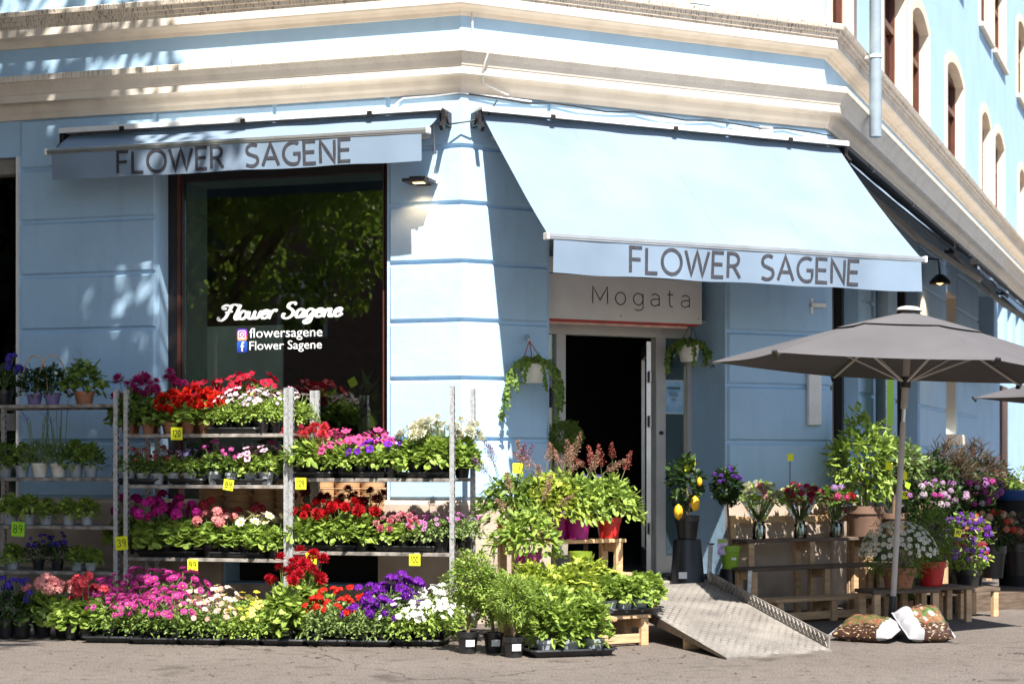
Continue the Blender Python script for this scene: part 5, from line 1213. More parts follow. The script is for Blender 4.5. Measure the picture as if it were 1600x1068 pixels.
# ------------------------------------------------------------------ clipped ball trees by the corner
def ball_crown(c, rx, rz, n, L, W, seed, shape='ov', jitter=.12, layers=1.0, bare=0):
    rnd = random.Random(seed); mb = MB(); c = Vector(c)
    for i in range(n):
        d = rv(rnd); k = rnd.uniform(.35, 1)**.35 * (1 + jitter*(sin(5*d.x+seed)*sin(4*d.y+2*seed)*cos(4*d.z)) + rnd.uniform(-.06,.06))
        p = c + Vector((d.x*rx*k, d.y*rx*k, d.z*rz*k)); dd = d + rv(rnd)*.8 + Vector((0,0,.25)); l = L*rnd.uniform(.6,1.25)
        leaf(mb, p - dd.normalized()*l*.5, dd, l, W*rnd.uniform(.7,1.2), rnd, .25, 0, shape)
    return mb
def ball_tree(label, px, py, d, crown_px, crown_r, pot_r, pot_h, leafm, seed, n=2600, L=.026, W=.016, name='box_tree'):
    p = at(px, HZ, d); p.z = 0; t = thing(name, label, 'shrub', p, 0, 'clipped ball trees in black pots'); cz = EYE + (HZ - crown_px[1])/FPX*d; cx = (crown_px[0] - px)/FPX*d
    o = obj('crown', ball_crown((cx,0,cz), crown_r, crown_r*1.1, n, L, W, seed, jitter=.45).mesh('crown', LM[leafm]), t); o['kind'] = 'stuff'
    tk = MB(); tk.tube([(0,0,pot_h*.8), (cx*.3,.01,pot_h + (cz-pot_h)*.4), (cx,0,cz)], [.013,.011,.008], 8)
    for i in range(6): a = i*1.05; tk.tube([(cx,0,cz - crown_r*.7), (cx + crown_r*.6*cos(a), crown_r*.6*sin(a), cz + .02*i)], [.006,.003], 5)
    obj('trunk', tk.mesh('trunk', M_bark, smooth=60), t); obj('pot', pot_mesh(M_black, pot_r, pot_h), t)
    lb = MB(); lb.box(-.03, .03, -.001, .001, 0, .045); obj('paper_label', lb.mesh('paper_label', M_print), t, RZ(.25) @ T(0, -pot_r*.93, pot_h*.35) @ RX(.12)); return t
ball_tree('bright green clipped ball tree in a black pot, nearest the trolley', 731, 0, 12.35, (739, 908), .175, .075, .15, 'bright', 3, n=3400)
ball_tree('ball tree in the middle black pot, half hidden between its neighbours', 771, 0, 12.4, (764, 932), .15, .07, .14, 'bright', 5, n=2600)
ball_tree('feathery olive green ball tree, the one nearest the wooden stand', 803, 0, 12.1, (802, 936), .155, .075, .14, 'bright', 7, n=2600, L=.045, W=.008)
# tray of laurels on the pavement
LA = R(17); lo = ground(886, 1022); tray('black tray of young laurels on the pavement before the wooden stand', lo, LA, .56, .32, .055, 'black plant trays')
lp = [lo + Vector((cos(LA)*x - sin(LA)*y, sin(LA)*x + cos(LA)*y, .02)) for y in (-.07, .09) for x in (-.17, 0.0, .17)]
row(laurel, 'glossy young laurel in grey pot', lp[:3], 'front of the laurel tray', 'young laurels in a tray', 1.05); row(laurel, 'glossy young laurel in grey pot', lp[3:], 'rear of the laurel tray', 'young laurels in a tray', 1.12)
# lower step of the stand: tomato plants and seedlings
tz = .226
tray('black tray of tomato plants on the lowest step of the wooden stand', A_(868, .14, tz), SA, .46, .26); tray('black tray of seedlings at the right end of the lowest step', A_(978, .14, tz), SA, .42, .28)
row(tomato, 'yellow-green tomato plant', [A_(x, .06, tz + .01) for x in (812, 838, 864, 890, 914)], 'lowest step, front', 'tomato plants on the stand', 1.05); row(tomato, 'yellow-green tomato plant', [A_(x, .22, tz + .01) for x in (826, 852, 880, 906, 928)], 'lowest step, rear', 'tomato plants on the stand', 1.25)
row(herb2, 'leafy seedling in grey pot', [A_(x, .05, tz + .02) for x in (950, 974, 998)], 'right end of lowest step, front', 'seedlings on the stand', 1.05)
row(herb2, 'leafy seedling in grey pot', [A_(x, .20, tz + .02) for x in (945, 970, 994, 1018)], 'right end of lowest step, rear', 'seedlings on the stand', 1.15)
tp_ = Spec('potted_herb', 'plant', 'daisy', [(.5,.5,.44)], 'bright', 60, .05, .1, .05, .03, fl=0, pot=M_pterra, pr=.05, ph=.06); row(tp_, 'small seedling in terracotta pot', [A_(1021, .06, tz + .02)], 'right end of lowest step', 'seedlings on the stand')
# astilbes
GA = 'astilbes on the wooden stand'; pk = (.36, .20, .14); rd = (.36, .09, .07); pu = (.22, .12, .22)
sA, sB, sC = astilbe_spec(M_pmag, pk, 'yellow'), astilbe_spec(M_pred, rd, 'bright'), astilbe_spec(M_pmag, pk, 'bright'); sD = astilbe_spec(M_pred, pu, 'mid')
plant(sD, 'tall astilbe with thin mauve plumes in a red pot at the left end', A_(797, .74, .744), GA, 1.0); plant(sA, 'yellow-green astilbe with pink plumes, centre left of the top step', A_(846, .72, .744), GA, 1.0)
plant(sC, 'astilbe with pink plumes in a magenta pot on the top step', A_(903, .70, .744), GA, .98); plant(sB, 'astilbe with reddish plumes in a red pot at the right end of top step', A_(951, .72, .744), GA, .98)
plant(sC, 'leafy astilbe in a magenta pot on the middle step', A_(824, .42, .504), GA, 1.0); plant(sA, 'low astilbe with brown plumes behind the magenta pot, top step', A_(872, .82, .744), GA, 1.05)
for px, pot, lab, zz, y in ((907, M_polive, 'empty olive green pot on the middle step of the stand', .504, .42),):
    t = thing('plant_pot', lab, 'pot', A_(px, y, zz)); obj('pot', pot_mesh(pot, .085, .16), t); obj('paper_label', MB().box(-.012, .02, -.001, .001, 0, .05).mesh('paper_label', M_print), t, T(.06, -.062, .05) @ RZ(.7))
pv = Spec('potted_bellflower', 'flower', 'flatcluster', [(.14,.05,.42)], 'mid', 100, .12, .2, .06, .03, fl=7, fs=.08, pot=M_black); plant(pv, 'purple bellflower behind the astilbes by the doorway', A_(925, .95, .85), None, 1.0)
stl = thing('plant_stool', 'low dark stool hidden behind the wooden stand by the doorway', 'stool', A_(925, .95, 0)); obj('seat', MB().lathe([(.14,.82),(.14,.848)], 16, cap1=True).mesh('seat', M_wood_dark, smooth=30), stl)
for i in range(3): a = i*2.1; obj('leg', MB().tube([(.11*cos(a), .11*sin(a), 0), (.09*cos(a), .09*sin(a), .82)], .014, 6).mesh('leg', M_wood_dark), stl)
# bushy ball on stems by the left door post
d = 15.0; p = at(882, HZ, d); p.z = 0; t = thing('olive_tree', 'small fine-leaved ball tree on grey stems at the left door post', 'shrub', p); cz = EYE + (HZ-682)/FPX*d
o = obj('crown', ball_crown((0,0,cz), .15, .14, 1900, .05, .008, 12, 'thin').mesh('crown', LM['mid']), t); o['kind'] = 'stuff'
tk = MB()
for dx in (-.03, .0, .035): tk.tube([(dx*.4,0,.5), (dx,.0,.95), (dx*1.4,0,cz - .05)], .011, 6)
obj('trunk', tk.mesh('trunk', pm('pale_bark', (.30,.26,.22), .9)), t); obj('pot', pot_mesh(M_black, .15, .55), t)

# ------------------------------------------------------------------ hanging ivy pots
def ivy_pot(label, p, r, h, trails, seed, hook, cord_m, wire):
    t = thing('hanging_ivy', label, 'hanging plant', p, 0, 'hanging ivy pots'); rnd = random.Random(seed)
    obj('pot', MB().lathe([(r*.55,-h*.5),(r*.68,-h*.48),(r*.95,h*.42),(r*1.03,h*.43),(r*1.05,h*.55),(r*.95,h*.55),(r*.9,h*.4)], 22).mesh('pot', M_pwhite, smooth=35), t)
    mb = MB()
    def lf(q, dd, L):
        dd = dd.normalized(); s = dd.cross(Vector((rnd.uniform(-.3,.3), -1, rnd.uniform(-.2,.6)))); s = s.normalized() if s.length > .01 else Vector((1,0,0)); nn = s.cross(dd)
        pts = [(0,0),(.18,.48),(.42,.22),(.62,.34),(1,0),(.62,-.34),(.42,-.22),(.18,-.48)]; mb.add([q + dd*(L*a) + s*(L*b) + nn*(-.12*L*abs(b)) for a, b in pts], [(0,1,2),(2,3,4),(4,5,6),(6,7,0),(0,2,4,6)])
    for i in range(330):
        a = rnd.uniform(0, 6.28); k = rnd.uniform(.3,1.2); q = Vector((r*k*cos(a), r*k*sin(a), h*.5 + rnd.uniform(0, .07)*(1.3-k))); lf(q, Vector((cos(a), sin(a), rnd.uniform(-.6,.9))) + rv(rnd)*.5, rnd.uniform(.025,.045))
    for a, ln in trails:
        q = Vector((r*1.02*cos(a), r*1.02*sin(a), h*.52)); pts = [q.copy()]; v = Vector((cos(a)*.6, sin(a)*.6, .2))
        n = int(ln / .02)
        for i in range(n):
            v = v*.86 + Vector((rnd.uniform(-.12,.12), rnd.uniform(-.08,.08), -.16)); q = q + v.normalized()*.02; pts.append(q.copy())
            for _ in range(3 if rnd.random() < .6 else 2): lf(q, rv(rnd) + Vector((0,-.3,-.5)), rnd.uniform(.022,.042))
        mb.tube(pts, .0022, 4, 1, caps=False)
    o = obj('foliage', mb.mesh('foliage', [LM['mid'], M_stem]), t); o['kind'] = 'stuff'
    for k in range(3):
        a = k*2.1 + .5; obj('cord', MB().tube([(r*cos(a), r*sin(a), h*.5), hook], wire, 5).mesh('cord', cord_m), t)
    return t
of = .2; p = FM.pt(FM.u(833, of), of, FM.z(833, 584, of)); tophook = EYE + (HZ-532)/FPX*p.y - p.z
M_redcord = pm('red_cord', (.35, .03, .02), .6)
hk = ivy_pot('white hanging pot with long ivy trails on a red cord, left of the doorway', p, .115, .15, [(3.3,.30),(3.9,.42),(2.9,.5),(4.5,.2),(5.2,.26),(5.8,.42),(.1,.52),(.3,.44),(6.1,.36),(-.3,.3),(4.2,.3),(3.6,.25),(5.5,.16)], 3, (-.03, .05, tophook), M_redcord, .004)
obj('hook', MB().bar((-.03,.05,tophook), (-.045,.17,tophook + .04), .02, .05).mesh('hook', M_galv, bevel=.003), hk)
of = -.28; p = FM.pt(FM.u(1076, of), of, FM.z(1076, 553, of)); ivy_pot('white hanging ivy pot under the sign, right of the doorway', p, .105, .14, [(3.2,.2),(2.8,.26),(4.0,.14),(5.9,.2),(.1,.26),(.5,.2),(4.8,.22),(3.5,.3)], 8, (.03, .0, EYE + (HZ-503)/FPX*p.y - p.z), M_black, .003)

# ------------------------------------------------------------------ lemon tree on buckets, standard nightshade
M_lemon = pm('lemon_skin', (.75, .40, .01), .45, bump=.3, bscale=200)
bk = at(1074, HZ, 15.05); bk.z = THR
t = thing('bucket', 'upturned black bucket under the lemon tree, white label on its side', 'bucket', (bk.x, bk.y, 0)); hb = EYE - (842-HZ)/FPX*15.05
obj('body', MB().lathe([(.175,0),(.17,.02),(.115,hb-.01),(.11,hb)], 24, cap1=True).mesh('body', M_black, smooth=40), t); obj('paper_label', MB().box(-.035,.035,-.001,.001,0,.055).mesh('paper_label', M_print), t, T(-.05, -.135, hb*.52) @ RX(-.12) @ RZ(-.3))
t = thing('lemon_tree', 'small lemon tree with yellow fruit in a black pot atop a bucket', 'tree', (bk.x, bk.y, hb + .001)); obj('pot', pot_mesh(M_black, .105, .2), t)
cz = EYE + (HZ-757)/FPX*15.05 - hb
o = obj('crown', ball_crown((-.02,0,cz + .03), .17, .2, 220, .085, .042, 4, jitter=.4).mesh('crown', LM['dark']), t); o['kind'] = 'stuff'
obj('trunk', MB().tube([(0,0,.17),(.01,0,.35),(-.02,0,cz)], [.012,.01,.007], 7).mesh('trunk', M_bark), t)
for px, py in ((1060, 799), (1086, 786), (1093, 752)):
    q = at(px, py, 14.93) - Vector((bk.x, bk.y, hb)); k = 1 if py > 760 else .6
    obj('lemon', MB().lathe([(.004,-.07),(.012,-.062),(.03,-.045),(.038,-.01),(.036,.02),(.026,.045),(.01,.058),(.004,.064)], 14).mesh('lemon', M_lemon, smooth=60), t, T(q) @ S(k))
gpx = at(1141, HZ, 15.15); hb2 = EYE - (888-HZ)/FPX*15.15
t = thing('bucket', 'upturned black bucket under the lime green pot', 'bucket', (gpx.x, gpx.y, 0)); obj('body', MB().lathe([(.115,0),(.11,.02),(.085,hb2)], 22, cap1=True).mesh('body', M_black, smooth=40), t)
t = thing('nightshade_tree', 'lollipop nightshade with violet flowers in a lime green pot', 'tree', (gpx.x, gpx.y, hb2 + .001)); hp_ = (888-852)/FPX*15.15
obj('pot', pot_mesh(M_plime, .085, hp_), t); cz = EYE + (HZ-758)/FPX*15.15 - hb2; cx = (1135-1141)/FPX*15.15
o = obj('crown', ball_crown((cx,0,cz), .125, .155, 900, .05, .022, 6, jitter=.3).mesh('crown', LM['dark']), t); o['kind'] = 'stuff'
obj('trunk', MB().tube([(.01,0,hp_*.8),(-.01,.01,cz*.5),(cx,0,cz)], [.011,.01,.007], 7).mesh('trunk', M_bark), t)
rnd = random.Random(4)
for i in range(13):
    d_ = rv(rnd); d_.z = abs(d_.z)*.9; d_.y = -abs(d_.y)*.8; q = Vector((cx + d_.x*.13, d_.y*.13, cz + d_.z*.175)); obj('flower', bloom('flatcluster', (.16,.05,.38), 0), t, T(q) @ d_.to_track_quat('Z','Y').to_matrix().to_4x4() @ S(.05))
tg = obj('picture_tag', MB().box(-.04,.04,-.002,.002,0,.135).mesh('picture_tag', [pm('tag_print', (.55,.45,.65), .5, var=.6, scale=25, c2=(.08,.05,.22))]), t, T(-.075,-.06,hp_*.62)); 
obj('tag_band', MB().box(-.036,.036,-.004,-.0025,.10,.13).mesh('tag_band', M_plime), t, T(-.075,-.06,hp_*.62)); obj('paper_label', MB().box(-.02,.02,-.001,.001,0,.02).mesh('paper_label', M_print), t, T(.02,-.083,hp_*.4) @ RX(.1))

# ------------------------------------------------------------------ bouquets in glass vases
M_vase = glass_mat('vase_glass', (.80,.86,.80)); M_wrap = glass_mat('cellophane', (.95,.96,.95))
def bouquet(label, p, cols, seed, wide=.16, hgt=.27, leafm='mid'):
    t = thing('bouquet', label, 'bouquet', p, 0, 'bouquets in glass vases'); rnd = random.Random(seed); vh = .15
    obj('vase', MB().lathe([(.052,0),(.058,.01),(.058,vh*.7),(.042,vh*.85),(.045,vh),(.04,vh),(.037,vh*.86),(.052,vh*.68),(.052,.012)], 18).mesh('vase', M_vase, smooth=50), t)
    st = MB()
    for i in range(26): a = i*2.4; st.tube([(.03*cos(a+2), .03*sin(a+2), .015), (.012*cos(a), .012*sin(a), vh), (wide*.6*cos(a), wide*.6*sin(a), vh + hgt*.6)], .0035, 4, caps=False)
    obj('stems', st.mesh('stems', M_stem), t)
    n = 18; wr = MB(); rings = []
    for k_, (r, z) in enumerate(((.045, vh*.75), (.05, vh), (wide*.75, vh + hgt*.45), (wide*1.1, vh + hgt*.75))): rings += [(r*(1+.08*sin(j*3+seed+k_))*cos(2*pi*j/n), r*(1+.08*sin(j*3+seed+k_))*sin(2*pi*j/n), z + (.03*sin(j*2.1+seed) if k_ == 3 else 0)) for j in range(n)]
    wr.add(rings, [(i*n+j, i*n+(j+1)%n, (i+1)*n+(j+1)%n, (i+1)*n+j) for i in range(3) for j in range(n)]); obj('wrap', wr.mesh('wrap', M_wrap, smooth=80), t)
    fm_ = MB()
    for i in range(170):
        d_ = rv(rnd); d_.z = abs(d_.z)*.9 - .25; q = Vector((d_.x*wide*.95, d_.y*wide*.95, vh + hgt*.62 + d_.z*hgt*.45)); leaf(fm_, q, d_ + Vector((0,0,.3)) + rv(rnd)*.5, rnd.uniform(.04,.09), rnd.uniform(.02,.04), rnd, .3)
    o = obj('foliage', fm_.mesh('foliage', LM[leafm]), t); o['kind'] = 'stuff'; done = []
    for i in range(240):
        if len(done) >= 15: break
        d_ = rv(rnd); d_.z = abs(d_.z); d_.y -= .15; q = Vector((d_.x*wide*.9, d_.y*wide*.9, vh + hgt*.66 + d_.z*hgt*.36))
        if any((q - w).length < .055 for w in done): continue
        done.append(q); kd, c = rnd.choice(cols); obj('flower', bloom(kd, c, 0), t, T(q) @ d_.normalized().to_track_quat('Z','Y').to_matrix().to_4x4() @ S(rnd.uniform(.06,.085)))
    return t
bouquet('bouquet of white and pale pink flowers in a glass vase, left of three', B_(1186, .70, .662), [('dahlia',(.72,.70,.6)),('begonia',(.66,.36,.34)),('begonia',(.62,.60,.40)),('dahlia',(.74,.72,.66))], 2, .19, .32, 'bright')
bouquet('bouquet of red, pink and cream flowers in a glass vase, middle of three', B_(1250, .70, .662), [('begonia',(.68,.62,.34)),('cluster',(.42,.02,.08)),('cluster',(.56,.22,.42)),('dahlia',(.36,.02,.06))], 3, .18, .30)
bouquet('bouquet with bright red gerbera in a glass vase, right of three', B_(1306, .70, .662), [('daisy',(.60,.03,.05)),('cluster',(.40,.25,.48)),('dahlia',(.5,.02,.03)),('cluster',(.5,.06,.16))], 5, .17, .29)

# ------------------------------------------------------------------ shrubs round the parasol
def bush(name, label, p, pot, pr, ph, crown_c, rx, rz, n, L, W, leafm, seed, blooms=None, shape='ov', trunk=True, jit=.3, cat='shrub', group='potted shrubs by the parasol'):
    t = thing(name, label, cat, p, 0, group); rnd = random.Random(seed)
    if pot: obj('pot', pot_mesh(pot, pr, ph), t)
    o = obj('foliage', ball_crown(crown_c, rx, rz, n, L, W, seed, shape, jit).mesh('foliage', LM[leafm]), t); o['kind'] = 'stuff'
    if trunk:
        tk = MB(); c = Vector(crown_c); tk.tube([(0,0,ph*.8),(.01,.0,(ph + c.z)/2),tuple(c)], [.016,.013,.008], 7)
        for i in range(8): a = i*.8; tk.tube([(c.x*.6,0,c.z - rz*.6), (c.x + rx*.7*cos(a), rx*.7*sin(a), c.z + rz*.5*sin(i))], [.007,.003], 5)
        obj('trunk', tk.mesh('trunk', M_bark), t)
    if blooms:
        kd, cols, cnt, sz = blooms; done = []
        for i in range(cnt*8):
            if len(done) >= cnt: break
            d_ = rv(rnd); d_.z = abs(d_.z)*1.0 - .1; d_.y = -abs(d_.y) if rnd.random() < .8 else d_.y; q = Vector(crown_c) + Vector((d_.x*rx*1.03, d_.y*rx*1.03, d_.z*rz*1.03))
            if any((q - w).length < sz*.8 for w in done): continue
            done.append(q); obj('flower', bloom(kd, rnd.choice(cols), 0), t, T(q) @ (d_ + Vector((0,-.3,.2))).normalized().to_track_quat('Z','Y').to_matrix().to_4x4() @ S(sz*rnd.uniform(.8,1.15)))
    return t
def zof(py, d): return EYE + (HZ - py)/FPX*d
q = B_(1352, .62, .662); bush('citrus_shrub', 'leafy citrus shrub in a wide brown planter left of the parasol pole', q, M_pbrown, .17, .27, (-.03, 0, zof(720, q.y) - q.z), .30, .40, 1100, .085, .036, 'bright', 21, jit=.45)
q = B_(1396, .66, .662); bush('ficus_shrub', 'grey-green shrub behind the parasol pole', q, M_pbrown, .12, .2, (.06, .1, zof(722, q.y) - q.z), .24, .22, 500, .085, .045, 'grey', 22, jit=.4)
for k, (px, py) in enumerate(((1354, 762), (1372, 770), (1384, 764))):
    pass
dd = 14.45; b = at(1404, HZ, dd); b.z = 0
st1 = thing('plant_stool', 'wooden bench under the white daisy bush', 'bench', b, R(20)); 
obj('plank', MB().box(-.32,.3,-.15,.15,.27,.30).mesh('plank', M_wood_dark, bevel=.003), st1)
for x in (-.28, .26):
    for y in (-.12, .1): obj('leg', MB().box(x-.03,x+.03,y-.02,y+.02,0,.27).mesh('leg', M_wood, bevel=.003), st1)
obj('stretcher', MB().box(-.25,.23,-.13,-.11,.02,.09).mesh('stretcher', M_wood), st1)
bush('daisy_bush', 'big round bush of white daisies behind the foot of the parasol pole', b + Vector((0,0,.302)), M_pterra, .14, .17, (-.0, 0, zof(862, dd) - .302), .30, .27, 1500, .05, .010, 'mid', 23, ('daisy', [(.74,.74,.70)], 120, .042), 'thin', cat='flower')
b2 = at(1455, HZ, 14.8); b2.z = 0
bush('rosemary_bush', 'tall feathery green bush right of the white daisies', b2 + Vector((0,0,.30)), M_pred, .12, .2, (.02, 0, zof(838, 14.8) - .3), .17, .25, 1300, .07, .008, 'mid', 24, None, 'thin')
st2 = thing('plant_stool', 'small wooden bench under the feathery green bush', 'bench', b2, R(25)); obj('plank', MB().box(-.22,.32,-.15,.17,.27,.298).mesh('plank', M_wood_dark, bevel=.003), st2)
for x in (-.18, .28):
    for y in (-.12, .13): obj('leg', MB().box(x-.028,x+.028,y-.02,y+.02,0,.27).mesh('leg', M_wood, bevel=.003), st2)
b3 = at(1511, HZ, 15.3); b3.z = 0
st3 = thing('plant_stool', 'low wooden bench under the violet fuchsia', 'bench', b3, R(35)); obj('plank', MB().box(-.25,.25,-.15,.15,.22,.25).mesh('plank', M_wood_dark, bevel=.003), st3)
for x in (-.21, .21):
    for y in (-.12, .12): obj('leg', MB().box(x-.03,x+.03,y-.02,y+.02,0,.22).mesh('leg', M_wood, bevel=.003), st3)
bush('fuchsia', 'violet and red flowered fuchsia at the right, in the sun gap', b3 + Vector((0,0,.25)), M_black, .12, .15, (0, 0, zof(868, 15.3) - .25), .18, .18, 500, .05, .026, 'bright', 25, ('flatcluster', [(.30,.08,.55),(.40,.2,.6),(.5,.04,.12)], 34, .06), cat='flower')
bush('potted_geranium', 'red terracotta pot plant low behind the parasol pole', at(1408, HZ, 14.95) * Vector((1,1,0)) if False else Vector((at(1408, HZ, 14.95).x, 14.95, 0)), M_pterra, .10, .17, (0,0,.26), .12, .1, 160, .06, .04, 'mid', 26, None)
# buckets of cut flowers along the receding street wall
GB = 'buckets of flowers along the street wall'
def bucket(label, px, d, ztop, pr, ph, rx, rz, leafm, blooms, seed, n=380, z0=0, L=.06, W=.03, shape='ov'):
    p = at(px, HZ, d); p.z = z0; bush('flower_bucket', label, p, M_black, pr, ph, (0,0,ztop - rz - z0), rx, rz, n, L, W, leafm, seed, blooms, shape, trunk=True, jit=.35, cat='flower', group=GB)
far = thing('flower_bench', 'long dark wooden bench carrying flower buckets along the street wall', 'bench', FR.pt(1.2, .55, 0), FR.a)
for y in (-.42, -.12, .18): obj('plank', MB().box(-.3, 7.0, y, y + .27, .50, .53).mesh('plank', M_wood_dark, bevel=.003), far)
for x in (-.2, 1.6, 3.4, 5.2, 6.9):
    for y in (-.38, .38): obj('leg', MB().box(x-.03,x+.03,y-.03,y+.03,0,.5).mesh('leg', M_wood, bevel=.003), far)
mau = [(.42,.16,.44),(.52,.34,.5),(.50,.06,.32),(.6,.5,.56)]
for i, (px, d, py, rx, rz, lm_, bl, lab) in enumerate((
    (1432, 16.6, 735, .26, .26, 'grey', ('cluster', [(.55,.58,.5)], 8, .08), 'pale hydrangea bush directly right of the parasol pole'),
    (1478, 17.6, 692, .30, .34, 'brown', None, 'tall brown dry grass bunch against the shaded wall'),
    (1518, 18.4, 694, .34, .32, 'brown', ('spike', [(.2,.06,.04)], 12, .12), 'dry grass bunch with dark red tips'),
    (1440, 16.2, 752, .22, .2, 'dark', ('cluster', mau, 16, .075), 'mauve flowers in the bucket nearest the parasol pole'),
    (1470, 16.7, 748, .24, .2, 'dark', ('cluster', mau[:2], 18, .075), 'lilac flower bucket below the dry grass'),
    (1502, 17.2, 750, .24, .2, 'dark', ('cluster', mau[1:], 18, .075), 'pale mauve flower bucket in the middle of the dark row'),
    (1536, 17.7, 745, .26, .22, 'dark', ('cluster', [mau[2], mau[0]], 16, .08), 'deep magenta flower bucket in the dark row'),
    (1562, 19.0, 738, .26, .25, 'mid', ('cluster', [(.42,.3,.26)], 8, .09), 'faded buff flower bucket near the right edge'),
    (1590, 20.0, 735, .32, .28, 'grey', None, 'grey-green leafy bunch at the right edge'))):
    bucket(lab, px, d, zof(py, d), .13, .28, rx, rz, lm_, bl, 40 + i, 1100 if lm_ == 'brown' else 520, .532 if i > 2 else .0, *((.12, .010, 'thin') if lm_ == 'brown' else (.065, .032, 'ov')))
for i, (px, d, py, rx, rz, lm_, bl, lab) in enumerate((
    (1508, 15.9, 800, .22, .2, 'mid', ('flatcluster', [(.20,.04,.42),(.26,.1,.5)], 34, .06), 'low mass of deep violet flowers behind the fuchsia'),
    (1550, 16.6, 798, .24, .17, 'dark', ('cluster', [(.5,.2,.14),(.5,.07,.04),(.62,.4,.28)], 20, .075), 'orange and peach flower bucket near the right edge'),
    (1590, 17.0, 800, .2, .18, 'brown', ('cluster', [(.55,.4,.26)], 8, .08), 'buff flower bucket cut by the right edge'))):
    bucket(lab, px, d, zof(py, d), .13, .3, rx, rz, lm_, bl, 60 + i, 380, 0.15 if i == 0 else .25)
for i, (px, d, py, lab) in enumerate(((1452, 17.3, 712, 'dark filler shrub added to deepen the shade behind the lilac flower buckets'), (1492, 18.3, 716, 'dark filler shrub added to deepen the shade below the dry grass bunches'), (1545, 19.2, 722, 'dark filler shrub added to deepen the shade behind the magenta flower bucket'))):  # dark-leaved filler put in to darken this shaded row
    bucket(lab, px, d, zof(py, d), .13, .28, .34, .38, 'dark', None, 80 + i, 900, .1, .08, .04)
crt = thing('flower_crate', 'dark crate under the violet flowers at the right', 'crate', Vector((at(1530, HZ, 16.2).x, 16.2, 0)), R(40)); obj('side', MB().box(-.7,.85,-.25,-.22,0,.14).mesh('side', M_wood_dark), crt); obj('side', MB().box(-.7,.85,.32,.35,0,.14).mesh('side', M_wood_dark), crt); obj('top', MB().box(-.7,.85,-.25,.35,.142,.149).mesh('top', M_wood_dark), crt)
bn_ = thing('refuse_bin', 'dark rounded bin with a blue rim at the right edge', 'bin', Vector((at(1586, HZ, 17.6).x, 17.6, 0))); obj('body', MB().lathe([(.15,0),(.17,.75),(.18,.9),(.17,.96)], 20, cap1=True).mesh('body', M_black2, smooth=40), bn_); obj('rim', MB().lathe([(.18,.95),(.19,.98),(.15,1.03),(.1,1.05)], 20, cap1=True).mesh('rim', pm('blue_plastic', (.01,.05,.2), .5), smooth=40), bn_)

# ------------------------------------------------------------------ inside the shop window: stacked planters and house plants
M_tan = pm('tan_planter', (.60, .37, .20), .75, var=.1, scale=6); 
for i, px in enumerate((330, 372, 414, 452, 508, 545, 583)):
    u = FL.u(px, .03); o = FL.pt(u, .03, WZ0 + .0); t = thing('planter_stack', ('stack of tan planters on the shop window sill, %s from the left' % ORD[i]), 'planter stack', o, FL.a, 'stacked tan planters in the window'); r = .105 + .015*(i % 2)
    me = MB().lathe([(r*.9, 0), (r, .045), (r*1.03, .047), (r*1.03, .058), (r*.9, .058)], 20, cap1=True).mesh('planter', M_tan, smooth=30)
    for k in range(7): obj('planter', me, t, T(random.uniform(-.004,.004), random.uniform(-.004,.004), .062*k) @ RZ(k))
hp1 = Spec('house_plant', 'plant', 'daisy', [(.5,.5,.45)], 'dark', 70, .3, .6, .26, .15, fl=0, pot=M_black, pr=.12, ph=.2); hp2 = Spec('house_plant', 'plant', 'daisy', [(.5,.5,.46)], 'mid', 90, .24, .7, .3, .07, fl=0, pot=M_black, pr=.12, ph=.2, up=.9)
def table(label, px, off, h):
    o = FL.pt(FL.u(px, off), off, .33); t = thing('display_table', label, 'table', o, FL.a); obj('top', MB().box(-.5,.5,-.25,.25,h-.03,h).mesh('top', M_wood_dark), t)
    for x in (-.45,.45):
        for y in (-.2,.2): obj('leg', MB().box(x-.02,x+.02,y-.02,y+.02,0,h-.03).mesh('leg', M_wood_dark), t)
    return o, h
o, h = table('dark table just inside the shop window on the right', 520, -1.0, .7); plant(hp1, 'large-leaved house plant inside the shop window, right of the lettering', o + Vector((-.2,0,h)), None, 1.2, rz=.4); plant(hp2, 'tall strappy house plant at the right end of the shop window', o + Vector((.3,-.1,h)), None, 1.1, rz=1.0)
o, h = table('dark table just inside the shop window on the left', 350, -1.0, .5); plant(hp1, 'broad dark house plant inside the shop window, behind the red petunias', o + Vector((.1,0,h)), None, 1.1, rz=2.0)
# litter on the pavement
rnd = random.Random(5); lt = MB()
for i in range(170):
    p = ground(rnd.uniform(20, 1590), rnd.uniform(1012, 1067) if i % 3 else rnd.uniform(1008, 1025)); a = rnd.uniform(0, 6.28); l = rnd.uniform(.006, .03); w = l*rnd.uniform(.2,.6)
    lt.add([(p.x + x*cos(a) - y*sin(a), p.y + x*sin(a) + y*cos(a), .004 + z) for x, y, z in ((-l,0,0),(0,-w,.004),(l,0,.002),(0,w,.003))], [(0,1,2,3)])
o = obj('fallen_petals', lt.mesh('fallen_petals', leaf_mat('litter', (.25,.17,.10), (.10,.08,.05)))); o['kind'] = 'stuff'; o['label'] = 'scattered dry petals and leaf bits on the pavement'; o['category'] = 'litter'
